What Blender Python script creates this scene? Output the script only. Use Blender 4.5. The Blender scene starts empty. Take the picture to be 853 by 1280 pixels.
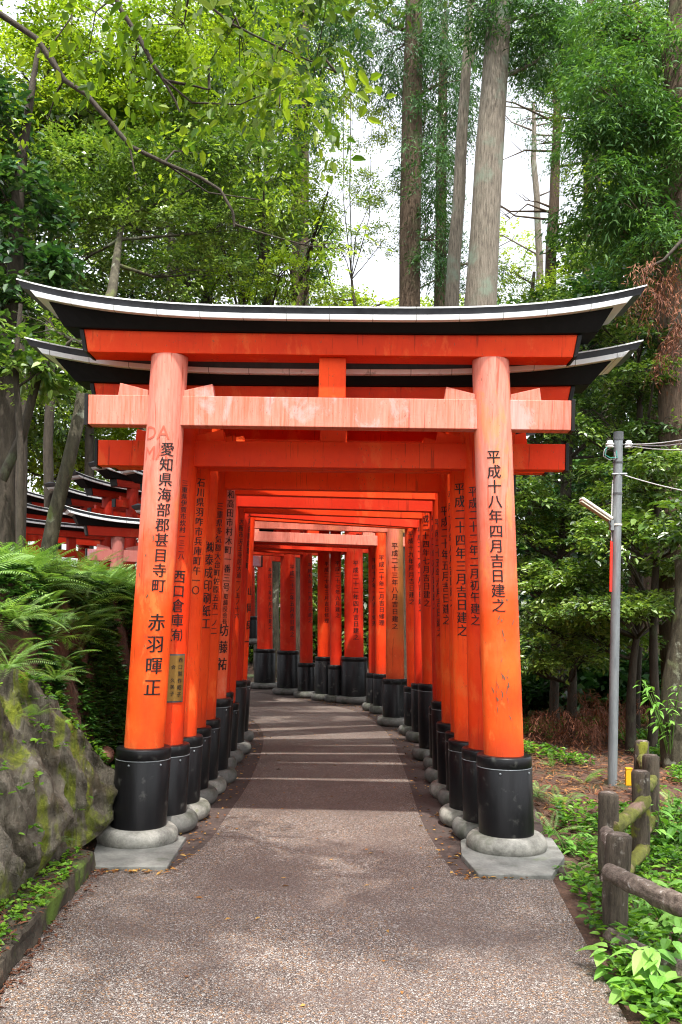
import bpy, bmesh, math, random
import numpy as np
from mathutils import Vector, Matrix, noise

random.seed(7)
rng = np.random.default_rng(7)
R = math.radians
scene = bpy.context.scene
COL = scene.collection

# ------------------------------------------------------------------ camera frame
F, CX, CY, TH, EYE = 1150.0, 426.5, 770.0, R(0.94), 1.5
ct, st = math.cos(TH), math.sin(TH)

def P(px, py, Y):
    xc, yc = (px - CX) / F, -(py - CY) / F
    return Vector(((xc * ct - yc * st) * Y, Y, EYE + (xc * st + yc * ct) * Y))

def G(px, py, z=0.0):
    xc, yc = (px - CX) / F, -(py - CY) / F
    dz = xc * st + yc * ct
    Y = (z - EYE) / dz
    return P(px, py, Y)

def make_camera():
    cam = bpy.data.cameras.new('camera'); o = bpy.data.objects.new('camera', cam); COL.objects.link(o)
    cam.sensor_fit = 'VERTICAL'; cam.sensor_height = 36; cam.sensor_width = 24
    cam.lens = 36 * F / 1280.0
    cam.shift_y = (CY - 640) / 1280.0
    cam.clip_start = 0.05; cam.clip_end = 1000
    o.location = (0, 0, EYE)
    o.rotation_euler = (Matrix.Rotation(R(90), 4, 'X') @ Matrix.Rotation(TH, 4, 'Z')).to_euler()
    scene.camera = o
make_camera()

# ------------------------------------------------------------------ object helpers
def tag(o, label=None, cat=None, group=None, kind=None):
    if label: o['label'] = label
    if cat: o['category'] = cat
    if group: o['group'] = group
    if kind: o['kind'] = kind
    return o

def empty(name, loc=(0, 0, 0), rz=0.0):
    o = bpy.data.objects.new(name, None); COL.objects.link(o)
    o.location = loc; o.rotation_euler = (0, 0, rz); o.empty_display_size = 0.2
    return o

def link(name, me, mat=None, parent=None, loc=None):
    o = bpy.data.objects.new(name, me); COL.objects.link(o)
    if mat is not None:
        for m in (mat if isinstance(mat, (list, tuple)) else [mat]): me.materials.append(m)
    if parent: o.parent = parent
    if loc is not None: o.location = loc
    return o

class MB:
    def __init__(s): s.v = []; s.f = []; s.sm = []; s.mi = []
    def add(s, vs, fs, smooth=False, mi=0):
        b = len(s.v); s.v += [tuple(v) for v in vs]
        for f in fs: s.f.append(tuple(i + b for i in f)); s.sm.append(smooth); s.mi.append(mi)
    def box(s, c, d, M=None, mi=0):
        cx, cy, cz = c; hx, hy, hz = d[0] / 2, d[1] / 2, d[2] / 2
        vs = [Vector((cx + a * hx, cy + b * hy, cz + e * hz)) for a in (-1, 1) for b in (-1, 1) for e in (-1, 1)]
        if M: vs = [M @ v for v in vs]
        s.add(vs, [(0, 1, 3, 2), (4, 6, 7, 5), (0, 4, 5, 1), (2, 3, 7, 6), (0, 2, 6, 4), (1, 5, 7, 3)], False, mi)
    def lathe(s, prof, n=40, xf=None, cap=True, smooth=True):
        vs = []; fs = []
        for r, z in prof:
            for k in range(n):
                a = 2 * math.pi * k / n
                v = (r * math.sin(a), -r * math.cos(a), z)
                vs.append(xf(v) if xf else v)
        for i in range(len(prof) - 1):
            for k in range(n):
                k2 = (k + 1) % n
                fs.append((i * n + k, i * n + k2, (i + 1) * n + k2, (i + 1) * n + k))
        s.add(vs, fs, smooth)
        if cap:
            s.add([vs[k] for k in range(n)], [tuple(range(n))[::-1]])
            m = (len(prof) - 1) * n
            s.add([vs[m + k] for k in range(n)], [tuple(range(n))])
    def tube(s, pts, rad, n=8, cap=True, jit=0.0, smooth=True):
        pts = [Vector(p) for p in pts]
        if not hasattr(rad, '__len__'): rad = [rad] * len(pts)
        rings = []; up = Vector((0, 0, 1)); ref = None
        for i, p in enumerate(pts):
            d = (pts[min(i + 1, len(pts) - 1)] - pts[max(i - 1, 0)]).normalized()
            if ref is None:
                ref = d.cross(up)
                if ref.length < 1e-3: ref = d.cross(Vector((0, 1, 0)))
                ref.normalize()
            ref = (ref - d * ref.dot(d)).normalized(); b = d.cross(ref)
            ring = []
            for k in range(n):
                a = 2 * math.pi * k / n
                r = rad[i]
                if jit: r *= 1 + jit * noise.noise(Vector((math.cos(a) * 2, math.sin(a) * 2, i * 0.35)) + p)
                ring.append(p + ref * (r * math.cos(a)) + b * (r * math.sin(a)))
            rings.append(ring)
        vs = [v for r_ in rings for v in r_]; fs = []
        for i in range(len(rings) - 1):
            for k in range(n):
                k2 = (k + 1) % n
                fs.append((i * n + k, i * n + k2, (i + 1) * n + k2, (i + 1) * n + k))
        s.add(vs, fs, smooth)
        if cap:
            s.add(rings[0], [tuple(range(n))[::-1]], False); s.add(rings[-1], [tuple(range(n))], False)
    def build(s, name, mat, parent=None, bevel=0.0, loc=None, seg=2):
        me = bpy.data.meshes.new(name); me.from_pydata(s.v, [], s.f)
        me.polygons.foreach_set('use_smooth', s.sm)
        if any(s.mi): me.polygons.foreach_set('material_index', s.mi)
        me.validate(); me.update()
        bm = bmesh.new(); bm.from_mesh(me)
        bmesh.ops.remove_doubles(bm, verts=bm.verts, dist=1e-5) if not any(s.sm) else None
        bmesh.ops.recalc_face_normals(bm, faces=bm.faces); bm.to_mesh(me); bm.free()
        o = link(name, me, mat, parent, loc)
        if bevel:
            b = o.modifiers.new('bevel', 'BEVEL'); b.width = bevel; b.segments = seg; b.limit_method = 'ANGLE'; b.angle_limit = R(40)
            b.harden_normals = False
        return o

def quads_obj(name, V, tint, mat, parent=None, loc=None):
    """V (n,4,3) float array; tint (n,) 0..1"""
    n = V.shape[0]
    if loc is not None: V = V - np.array(loc)[None, None, :]
    me = bpy.data.meshes.new(name)
    me.vertices.add(n * 4); me.vertices.foreach_set('co', V.astype(np.float32).ravel())
    me.loops.add(n * 4); me.loops.foreach_set('vertex_index', np.arange(n * 4, dtype=np.int32))
    me.polygons.add(n); me.polygons.foreach_set('loop_start', np.arange(0, n * 4, 4, dtype=np.int32))
    try: me.polygons.foreach_set('loop_total', np.full(n, 4, dtype=np.int32))
    except Exception: pass
    at = me.attributes.new('tint', 'FLOAT', 'FACE'); at.data.foreach_set('value', tint.astype(np.float32))
    me.update(calc_edges=True)
    return link(name, me, mat, parent, loc)

# ------------------------------------------------------------------ materials
def newmat(name):
    m = bpy.data.materials.new(name); m.use_nodes = True
    nt = m.node_tree; nt.nodes.clear()
    out = nt.nodes.new('ShaderNodeOutputMaterial'); p = nt.nodes.new('ShaderNodeBsdfPrincipled')
    nt.links.new(p.outputs[0], out.inputs['Surface'])
    return m, nt, p, out
def N(nt, t, **kw):
    n = nt.nodes.new('ShaderNode' + t)
    for k, v in kw.items():
        if k in n.inputs.keys() if isinstance(k, str) else False: n.inputs[k].default_value = v
        else: setattr(n, k, v)
    return n
def rgb(c): return (c[0], c[1], c[2], 1)
def ramp(nt, fac, stops, interp='LINEAR'):
    r = nt.nodes.new('ShaderNodeValToRGB'); r.color_ramp.interpolation = interp
    while len(r.color_ramp.elements) < len(stops): r.color_ramp.elements.new(0.5)
    for e, (p, c) in zip(r.color_ramp.elements, stops): e.position = p; e.color = rgb(c) if len(c) == 3 else c
    nt.links.new(fac, r.inputs['Fac']); return r.outputs['Color']
def coords(nt, scale=(1, 1, 1), kind='Object', rot=(0, 0, 0)):
    tc = nt.nodes.new('ShaderNodeTexCoord'); mp = nt.nodes.new('ShaderNodeMapping')
    mp.inputs['Scale'].default_value = scale; mp.inputs['Rotation'].default_value = rot
    nt.links.new(tc.outputs[kind], mp.inputs['Vector']); return mp.outputs['Vector']
def geo(nt, scale=(1, 1, 1)):
    g = nt.nodes.new('ShaderNodeNewGeometry'); mp = nt.nodes.new('ShaderNodeMapping')
    mp.inputs['Scale'].default_value = scale
    nt.links.new(g.outputs['Position'], mp.inputs['Vector']); return mp.outputs['Vector']
def tex(nt, vec, scale, detail=4, rough=0.55, dist=0.0):
    n = nt.nodes.new('ShaderNodeTexNoise'); n.inputs['Scale'].default_value = scale
    n.inputs['Detail'].default_value = detail; n.inputs['Roughness'].default_value = rough
    n.inputs['Distortion'].default_value = dist
    nt.links.new(vec, n.inputs['Vector']); return n.outputs['Fac']
def mixc(nt, fac, a, b, mode='MIX'):
    m = nt.nodes.new('ShaderNodeMix'); m.data_type = 'RGBA'; m.blend_type = mode
    for sock, val in ((m.inputs[0], fac), (m.inputs[6], a), (m.inputs[7], b)):
        if isinstance(val, bpy.types.NodeSocket): nt.links.new(val, sock)
        elif isinstance(val, (int, float)): sock.default_value = val
        else: sock.default_value = rgb(val)
    return m.outputs[2]
def math_(nt, op, a, b=0.0, clamp=False):
    m = nt.nodes.new('ShaderNodeMath'); m.operation = op; m.use_clamp = clamp
    for i, val in enumerate((a, b)):
        if isinstance(val, bpy.types.NodeSocket): nt.links.new(val, m.inputs[i])
        else: m.inputs[i].default_value = val
    return m.outputs[0]
def bump(nt, p, h, strength=0.3, dist=0.01):
    b = nt.nodes.new('ShaderNodeBump'); b.inputs['Strength'].default_value = strength; b.inputs['Distance'].default_value = dist
    nt.links.new(h, b.inputs['Height']); nt.links.new(b.outputs[0], p.inputs['Normal'])
def stepr(nt, v, lo, hi):
    m = nt.nodes.new('ShaderNodeMapRange'); m.interpolation_type = 'SMOOTHSTEP'
    nt.links.new(v, m.inputs['Value']); m.inputs['From Min'].default_value = lo; m.inputs['From Max'].default_value = hi
    return m.outputs['Result']

def vermilion(name, base, pale_mix=0.0, z0=1.2, z1=2.6, streak=False, dark=0.0, green=0.0):
    m, nt, p, out = newmat(name)
    v = coords(nt); vs = coords(nt, (9, 9, 0.8))
    oi = nt.nodes.new('ShaderNodeObjectInfo')
    n1 = tex(nt, v, 2.2, 6, .6); n2 = tex(nt, vs, 6, 5, .65); n3 = tex(nt, v, 38, 3, .6)
    b = base
    c = ramp(nt, n1, [(.25, (b[0] * .78, b[1] * .62, b[2] * .8)), (.5, b), (.78, (min(1, b[0] * 1.12), b[1] * 1.75, b[2] * 1.9))])
    c = mixc(nt, math_(nt, 'MULTIPLY', stepr(nt, n2, .55, .78), .35), c, (b[0] * .62, b[1] * .5, b[2]))
    hue = nt.nodes.new('ShaderNodeHueSaturation'); nt.links.new(c, hue.inputs['Color'])
    nt.links.new(math_(nt, 'ADD', math_(nt, 'MULTIPLY', oi.outputs['Random'], .30), .84), hue.inputs['Value'])
    c = hue.outputs[0]
    if pale_mix:
        sx = nt.nodes.new('ShaderNodeSeparateXYZ'); nt.links.new(v, sx.inputs[0])
        nn = math_(nt, 'ADD', sx.outputs['Z'], math_(nt, 'MULTIPLY', math_(nt, 'SUBTRACT', n1, .5), 1.6))
        f = stepr(nt, nn, z0, z1) if z1 > z0 else None
        if f is None: f = math_(nt, 'ADD', .75, math_(nt, 'MULTIPLY', n1, .3))
        f = math_(nt, 'MULTIPLY', f, pale_mix, True)
        pale = ramp(nt, n2, [(.3, (.62, .17, .12)), (.7, (.72, .29, .23))])
        c = mixc(nt, f, c, pale)
    if streak:
        vv = coords(nt, (40, 1, 1.2)); s = tex(nt, vv, 1.0, 6, .7)
        big = tex(nt, coords(nt, (1.3, 1, 1)), 1.4, 2)
        f = math_(nt, 'MULTIPLY', stepr(nt, s, .50, .60), stepr(nt, big, .35, .5))
        c = mixc(nt, math_(nt, 'MULTIPLY', f, .75), c, (.52, .13, .07))
        wv = coords(nt, (2.2, 1, 16)); g = tex(nt, wv, 3.0, 3, .5, 1.8)
        c = mixc(nt, math_(nt, 'MULTIPLY', stepr(nt, g, .6, .66), .16), c, (.3, .14, .11))
    big_ = tex(nt, coords(nt, (1.5, 1.5, .7)), 3.0, 7, .7, .4)
    c = mixc(nt, math_(nt, 'MULTIPLY', stepr(nt, big_, .54, .64), .42), c, (b[0] * 1.05, b[1] * 2.6 + .03, b[2] * 5))
    crk = tex(nt, coords(nt, (26, 26, .9)), 1.6, 4, .6)
    c = mixc(nt, math_(nt, 'MULTIPLY', stepr(nt, crk, .63, .67), .6), c, (b[0] * .35, b[1] * .4, b[2] * .6))
    sz = nt.nodes.new('ShaderNodeSeparateXYZ'); nt.links.new(v, sz.inputs[0])
    gz = math_(nt, 'ADD', sz.outputs['Z'], math_(nt, 'MULTIPLY', math_(nt, 'SUBTRACT', n1, .5), .35))
    c = mixc(nt, math_(nt, 'MULTIPLY', math_(nt, 'SUBTRACT', 1.0, stepr(nt, gz, .58, .78)), .35), c, (.3, .05, .02))
    # scratches and tiny chips
    ch = stepr(nt, tex(nt, coords(nt, (14, 14, 4)), 9, 2, .5), .70, .73)
    c = mixc(nt, math_(nt, 'MULTIPLY', ch, .7), c, (.16, .08, .05))
    if green:
        sx = nt.nodes.new('ShaderNodeSeparateXYZ'); nt.links.new(v, sx.inputs[0])
        gf = math_(nt, 'MULTIPLY', stepr(nt, math_(nt, 'ADD', sx.outputs['X'], math_(nt, 'MULTIPLY', n1, .1)), green - .04, green + .06), stepr(nt, sx.outputs['Z'], .9, 1.6))
        c = mixc(nt, math_(nt, 'MULTIPLY', gf, .6), c, (.22, .19, .05))
    nt.links.new(c, p.inputs['Base Color'])
    nt.links.new(math_(nt, 'ADD', math_(nt, 'MULTIPLY', n1, .25), .40), p.inputs['Roughness'])
    p.inputs['Specular IOR Level'].default_value = .16
    bump(nt, p, math_(nt, 'ADD', n3, math_(nt, 'MULTIPLY', n2, 1.4)), .22, .004)
    return m

def simple(name, c1, c2, scale=6, rough=.7, bs=.3, bd=.01, stretch=(1, 1, 1), metal=0.0, spots=None, detail=6, rr=.2, spec=.3):
    m, nt, p, out = newmat(name)
    v = coords(nt, stretch); n = tex(nt, v, scale, detail, .62); n2 = tex(nt, v, scale * 7, 4, .6)
    c = ramp(nt, math_(nt, 'ADD', math_(nt, 'MULTIPLY', n, .7), math_(nt, 'MULTIPLY', n2, .3)), [(.33, c1), (.68, c2)])
    if spots:
        for (col, sc, lo, hi) in spots:
            s = tex(nt, coords(nt), sc, 5, .6)
            c = mixc(nt, stepr(nt, s, lo, hi), c, col)
    nt.links.new(c, p.inputs['Base Color'])
    nt.links.new(math_(nt, 'ADD', math_(nt, 'MULTIPLY', n2, rr), rough - rr / 2), p.inputs['Roughness'])
    p.inputs['Metallic'].default_value = metal; p.inputs['Specular IOR Level'].default_value = spec
    bump(nt, p, math_(nt, 'ADD', n, math_(nt, 'MULTIPLY', n2, .5)), bs, bd)
    return m

def leafmat(name, stops, trans=.4, rough=.42, spec=.35):
    m, nt, p, out = newmat(name)
    a = nt.nodes.new('ShaderNodeAttribute'); a.attribute_name = 'tint'
    c = ramp(nt, a.outputs['Fac'], stops)
    nt.links.new(c, p.inputs['Base Color']); p.inputs['Roughness'].default_value = rough
    p.inputs['Specular IOR Level'].default_value = spec
    t = nt.nodes.new('ShaderNodeBsdfTranslucent')
    cc = mixc(nt, 1.0, c, (1.3, 1.35, .5), 'MULTIPLY'); nt.links.new(cc, t.inputs['Color'])
    mx = nt.nodes.new('ShaderNodeMixShader'); mx.inputs[0].default_value = trans
    nt.links.new(p.outputs[0], mx.inputs[1]); nt.links.new(t.outputs[0], mx.inputs[2])
    nt.links.new(mx.outputs[0], out.inputs['Surface'])
    return m

VB = (.78, .046, .007)
M = {}
M['front_pillar'] = vermilion('faded_front_vermilion', (.84, .088, .013), .95, 1.35, 2.7)
M['verm'] = vermilion('vermilion', VB)
M['verm2'] = vermilion('vermilion_bright', (.84, .066, .009))
M['verm3'] = vermilion('vermilion_deep', (.60, .026, .007))
M['verm_shade'] = vermilion('vermilion_tree_shade', (.36, .018, .006))  # red darkened to carry the tree shade over the tail gates
M['verm_pale'] = vermilion('vermilion_pale', (.78, .11, .04), .8, 1.5, 2.6)
M['verm_green'] = vermilion('vermilion_mossy', (.74, .09, .02), .6, 1.9, 2.7, green=1.19)  # pale pink mixes in towards the top of the pillar
M['nuki_pale'] = vermilion('weathered_pink_beam', (.7, .16, .09), .85, 1, 0, streak=True)
M['verm_old'] = vermilion('dusty_rose_beam', (.30, .10, .09), .35, 1, 0)
M['black'] = simple('black_lacquer', (.003, .003, .004), (.009, .009, .010), 5, .36, .22, .004, (6, 6, .6), 0,
                    [((.055, .055, .05), 11, .58, .74), ((.02, .028, .015), 3.2, .6, .82)], rr=.3, spec=.28)
M['blackroof'] = simple('black_beam', (.004, .004, .004), (.010, .009, .009), 4, .6, .2, .004, spec=.12)
M['endcap'] = simple('black_end_board', (.006, .006, .006), (.014, .014, .014), 8, .5, .2, .003, spec=.2)
M['copper'] = simple('dark_roof_sheet', (.025, .028, .033), (.07, .075, .085), 3, .42, .15, .003, (1, 1, 1), .5, [((.05, .05, .05), 14, .62, .75)])
M['fascia'] = simple('pale_roof_sheet', (.74, .76, .78), (.84, .86, .88), 3, .4, .1, .003, (2, 1, 1), 0, [((.3, .29, .27), 7, .64, .75)])
_nt = M['fascia'].node_tree; _p = [n for n in _nt.nodes if n.type == 'BSDF_PRINCIPLED'][0]
_src = _p.inputs['Base Color'].links[0].from_socket
_sx = _nt.nodes.new('ShaderNodeSeparateXYZ'); _nt.links.new(coords(_nt), _sx.inputs[0])
_fr = math_(_nt, 'FRACT', math_(_nt, 'MULTIPLY', _sx.outputs['X'], 3.7))
_nt.links.new(mixc(_nt, math_(_nt, 'LESS_THAN', _fr, .014), _src, (.12, .12, .12)), _p.inputs['Base Color'])
M['stone'] = simple('granite_base', (.12, .115, .10), (.36, .35, .31), 11, .8, .35, .006, (1, 1, 1), 0,
                    [((.10, .105, .08), 3.1, .52, .70), ((.16, .18, .05), 5, .64, .78)])
M['stone_dk'] = simple('dark_stone_base', (.07, .07, .065), (.19, .185, .17), 7, .75, .35, .006, (1, 1, 1), 0,
                       [((.045, .05, .035), 3.1, .5, .70)])
M['slab'] = simple('granite_slab', (.11, .11, .10), (.24, .24, .22), 9, .85, .4, .004, (1, 1, 1), 0,
                   [((.09, .095, .07), 3, .55, .7), ((.10, .14, .03), 2.2, .62, .75)])
M['white_stone'] = simple('white_stone', (.55, .54, .5), (.75, .74, .7), 8, .7, .3, .006)
M['ink'] = simple('black_paint_ink', (.008, .007, .007), (.014, .012, .012), 30, .5, .05, .001)
M['graf'] = simple('faded_scratches', (.55, .10, .06), (.60, .12, .07), 30, .5, .05, .001)
M['brass'] = simple('aged_brass', (.22, .12, .03), (.34, .2, .05), 12, .4, .1, .001, metal=.6)
M['galv'] = simple('galvanised_steel', (.13, .145, .155), (.24, .26, .27), 5, .5, .1, .003, (3, 3, .5), .35, [((.14, .14, .14), 6, .64, .74)])
M['darkmetal'] = simple('dark_metal', (.05, .055, .06), (.09, .095, .1), 10, .5, .1, .002)
M['lampbody'] = simple('lamp_enamel', (.62, .58, .5), (.75, .72, .66), 10, .45, .1, .002)
M['ceramic'] = simple('white_ceramic', (.6, .6, .6), (.75, .75, .75), 10, .25, .05, .001)
M['cable'] = simple('grey_cable', (.4, .4, .4), (.5, .5, .5), 10, .5, .05, .001)
M['teal'] = simple('teal_cable', (.05, .3, .25), (.08, .38, .3), 10, .5, .05, .001)
M['signred'] = simple('red_sign_paint', (.7, .02, .008), (.8, .035, .012), 10, .4, .05, .001)
M['yellow'] = simple('yellow_paint', (.65, .32, .01), (.8, .42, .02), 12, .5, .1, .002)
M['bark_grey'] = simple('cedar_bark_pale', (.06, .048, .036), (.31, .27, .215), 7, .9, .9, .03, (6, 6, .7), 0, [((.2, .25, .19), 1.6, .52, .7)], detail=8)
M['bark_brown'] = simple('cedar_bark_brown', (.035, .025, .017), (.16, .11, .075), 6, .95, .9, .03, (6, 6, .7), 0, [((.09, .1, .05), 1.6, .56, .75)], detail=8)
M['bark_dark'] = simple('broadleaf_bark', (.022, .018, .013), (.075, .06, .045), 6, .9, .7, .02, (3, 3, .8), 0, [((.08, .09, .055), 3, .58, .72)])
M['bark_lichen'] = simple('lichen_bark', (.025, .021, .014), (.10, .09, .06), 7, .9, .7, .02, (3, 3, 1), 0, [((.2, .21, .16), 6, .58, .66), ((.09, .11, .03), 3, .56, .7)])
M['log'] = simple('weathered_log', (.025, .019, .014), (.12, .095, .07), 8, .9, .9, .02, (5, 5, .8), 0, [((.25, .23, .2), 14, .6, .72), ((.16, .17, .02), 2.6, .62, .68)], detail=8)
M['rail'] = simple('weathered_rail', (.05, .036, .028), (.24, .19, .155), 11, .9, .9, .02, (2, 2, 2), 0, [((.42, .39, .36), 22, .58, .70), ((.17, .19, .02), 1.7, .62, .70)], detail=8)
M['mossrail'] = simple('moss_rail', (.05, .05, .015), (.17, .18, .03), 12, .95, .9, .02, (1, 1, 1), 0, [((.2, .13, .10), 4, .56, .68)], detail=8)
M['kerb'] = simple('mossy_kerb', (.022, .018, .013), (.085, .07, .05), 9, .9, .6, .01, (1, 1, 1), 0, [((.07, .11, .015), 3.5, .48, .62), ((.12, .06, .035), 9, .6, .72)])

def leafstops(a, b, c): return [(0.0, a), (.5, b), (1.0, c)]
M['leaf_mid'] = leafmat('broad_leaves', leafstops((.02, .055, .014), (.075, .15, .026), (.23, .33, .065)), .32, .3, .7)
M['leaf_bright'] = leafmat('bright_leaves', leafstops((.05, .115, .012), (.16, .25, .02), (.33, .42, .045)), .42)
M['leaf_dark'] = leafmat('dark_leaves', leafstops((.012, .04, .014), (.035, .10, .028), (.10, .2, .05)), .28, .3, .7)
M['leaf_cedar'] = leafmat('cedar_needles', leafstops((.02, .06, .02), (.05, .13, .035), (.12, .23, .05)), .3, .6)
M['leaf_brown'] = leafmat('dead_fronds', leafstops((.07, .025, .014), (.17, .06, .032), (.3, .12, .06)), .15, .7)
M['fern'] = leafmat('fern_fronds', leafstops((.045, .11, .03), (.14, .27, .07), (.32, .48, .17)), .42, .5)
M['herb'] = leafmat('herb_leaves', leafstops((.03, .10, .012), (.10, .24, .02), (.23, .42, .04)), .4, .45)
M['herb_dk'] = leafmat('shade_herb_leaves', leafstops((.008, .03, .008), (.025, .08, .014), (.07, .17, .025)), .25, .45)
M['bigleaf'] = leafmat('broad_herb_leaves', leafstops((.07, .18, .03), (.16, .36, .06), (.30, .52, .12)), .35, .42)
M['litter'] = leafmat('leaf_litter', leafstops((.06, .022, .012), (.16, .06, .028), (.30, .15, .05)), .1, .7)
M['gold_litter'] = leafmat('golden_leaf_litter', leafstops((.12, .04, .015), (.30, .13, .03), (.48, .3, .08)), .1, .7)

def terrain_mat():
    m, nt, p, out = newmat('forest_soil')
    v = geo(nt); n = tex(nt, v, 1.1, 6, .6); n2 = tex(nt, v, 24, 6, .7); n3 = tex(nt, v, .5, 3)
    c = ramp(nt, n2, [(.3, (.035, .02, .013)), (.55, (.09, .045, .028)), (.75, (.17, .085, .05))])
    c = mixc(nt, stepr(nt, n, .52, .66), c, (.035, .05, .014))
    nt.links.new(c, p.inputs['Base Color']); p.inputs['Roughness'].default_value = .95
    bump(nt, p, n2, .8, .03); return m
def path_mat(name, dark=1.0):
    m, nt, p, out = newmat(name)
    v = geo(nt)
    def vor(sc, feat='F1'):
        w = nt.nodes.new('ShaderNodeTexVoronoi'); w.inputs['Scale'].default_value = sc; w.feature = feat
        nt.links.new(v, w.inputs['Vector']); return w
    a = vor(190); b = vor(110)
    sp = nt.nodes.new('ShaderNodeSeparateColor'); nt.links.new(a.outputs['Color'], sp.inputs[0])
    sp2 = nt.nodes.new('ShaderNodeSeparateColor'); nt.links.new(b.outputs['Color'], sp2.inputs[0])
    d = dark
    c = ramp(nt, sp.outputs[0], [(0, (.065 * d, .045 * d, .038 * d)), (.3, (.16 * d, .115 * d, .095 * d)), (.55, (.24 * d, .175 * d, .145 * d)),
                                 (.8, (.28 * d, .235 * d, .21 * d)), (.95, (.55 * d, .5 * d, .46 * d))])
    c = mixc(nt, math_(nt, 'MULTIPLY', stepr(nt, sp2.outputs[1], .80, .84), .8), c, (.36 * d, .2 * d, .10 * d))
    c = mixc(nt, math_(nt, 'MULTIPLY', stepr(nt, sp2.outputs[2], .88, .9), .8), c, (.62 * d, .6 * d, .57 * d))
    c = mixc(nt, stepr(nt, a.outputs['Distance'], .45, .75), c, (.045 * d, .035 * d, .03 * d))
    big = tex(nt, v, 1.3, 5, .6); big2 = tex(nt, v, 7, 4, .6)
    c = mixc(nt, math_(nt, 'MULTIPLY', stepr(nt, big, .40, .66), .55), c, (.075, .052, .045))
    c = mixc(nt, math_(nt, 'MULTIPLY', stepr(nt, big2, .6, .75), .35), c, (.06, .045, .038))
    nt.links.new(c, p.inputs['Base Color']); nt.links.new(math_(nt, 'ADD', .5, math_(nt, 'MULTIPLY', sp.outputs[1], .4)), p.inputs['Roughness'])
    h = math_(nt, 'SUBTRACT', math_(nt, 'MULTIPLY', sp.outputs[2], .5), a.outputs['Distance'])
    bump(nt, p, h, .55, .006); return m
def soil_mat():
    m, nt, p, out = newmat('edging_soil')
    v = geo(nt); n2 = tex(nt, v, 30, 6, .7); n = tex(nt, v, 3, 4)
    c = ramp(nt, n2, [(.3, (.03, .02, .017)), (.6, (.075, .05, .042)), (.8, (.13, .09, .07))])
    c = mixc(nt, math_(nt, 'MULTIPLY', stepr(nt, n, .5, .7), .5), c, (.03, .026, .022))
    nt.links.new(c, p.inputs['Base Color']); p.inputs['Roughness'].default_value = .85
    bump(nt, p, n2, .5, .012); return m
def rock_mat():
    m, nt, p, out = newmat('mossy_rock')
    v = geo(nt); vd = geo(nt, (1, 1, 1))
    mp = nt.nodes.new('ShaderNodeMapping'); mp.inputs['Rotation'].default_value = (0, R(32), R(20)); mp.inputs['Scale'].default_value = (9, 3, 1.2)
    nt.links.new(v, mp.inputs['Vector']); vs = mp.outputs['Vector']
    n = tex(nt, vs, 1.2, 9, .65, .6); n2 = tex(nt, v, 26, 6, .7); n3 = tex(nt, vs, .8, 5, .6); n4 = tex(nt, v, 3.2, 5, .65)
    c = ramp(nt, n, [(.28, (.02, .017, .012)), (.45, (.11, .095, .07)), (.6, (.21, .185, .145)), (.78, (.38, .35, .30))])
    c = mixc(nt, stepr(nt, n2, .62, .72), c, (.36, .36, .33))
    mo = ramp(nt, n2, [(.3, (.07, .10, .008)), (.55, (.2, .24, .014)), (.8, (.34, .36, .04))])
    c = mixc(nt, math_(nt, 'MULTIPLY', stepr(nt, n3, .49, .6), .82), c, mo)
    c = mixc(nt, math_(nt, 'MULTIPLY', stepr(nt, n4, .56, .68), .8), c, (.10, .08, .045))
    nt.links.new(c, p.inputs['Base Color']); p.inputs['Roughness'].default_value = .92; p.inputs['Specular IOR Level'].default_value = .2
    bump(nt, p, math_(nt, 'ADD', n, math_(nt, 'MULTIPLY', n2, .35)), 1.0, .09); return m
M['terrain'] = terrain_mat(); M['path'] = path_mat('exposed_aggregate', .70); M['soil'] = soil_mat(); M['rock'] = rock_mat()

# ------------------------------------------------------------------ terrain
def ss(x, a, b):
    t = min(1.0, max(0.0, (x - a) / (b - a))); return t * t * (3 - 2 * t)
def terrain_z(x, y):
    z = -.012
    # left bank
    if y > 6.3: x0 = -1.62
    else: x0 = -1.62 - ss(6.3 - y, 0, .6) * .55
    amp = (1 - ss(y, 11.5, 15)) * (1.0 if y > 3 else ss(y, 0, 3))
    z += amp * (ss(-x, -x0, -x0 + .62) * 1.72 + ss(-x, 2.4, 8) * 1.1)
    # outside right, falls away a little, then wooded slope rises
    z -= ss(x, 1.35, 1.7) * (1 - ss(y, 6.5, 8)) * .13
    z += ss(x, 3.2, 9) * ss(y, 8, 16) * 1.4
    z += ss(y, 20, 60) * 3.0
    z += ss(-x, 4, 16) * ss(y, 15, 30) * 1.0
    off = max(ss(abs(x + .1), 1.75, 2.4), ss(y, 21, 24))
    z += off * .05 * (noise.noise(Vector((x * 1.3, y * 1.3, 0))) + .5 * noise.noise(Vector((x * 4, y * 4, 3))))
    if y > 3: z += ss(-x, 1.9, 2.6) * amp * .12 * noise.noise(Vector((x * 3, y * 3, 8)))
    return z

def grid_axis(lo, hi, fine_lo, fine_hi, step):
    a = list(np.arange(fine_lo, fine_hi + 1e-6, step)); s = step; x = fine_lo
    while x > lo: s *= 1.35; x -= s; a.insert(0, max(x, lo))
    s = step; x = a[-1]
    while x < hi: s *= 1.35; x += s; a.append(min(x, hi))
    return a
xs = grid_axis(-260, 260, -6, 6, .12); ys = grid_axis(-30, 400, 2, 18, .14)
mb = MB()
vs = [(x, y, terrain_z(x, y)) for y in ys for x in xs]; nx = len(xs)
fs = [(j * nx + i, j * nx + i + 1, (j + 1) * nx + i + 1, (j + 1) * nx + i) for j in range(len(ys) - 1) for i in range(nx - 1)]
mb.add(vs, fs, True)
tag(mb.build('ground', M['terrain']), kind='structure')

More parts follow.
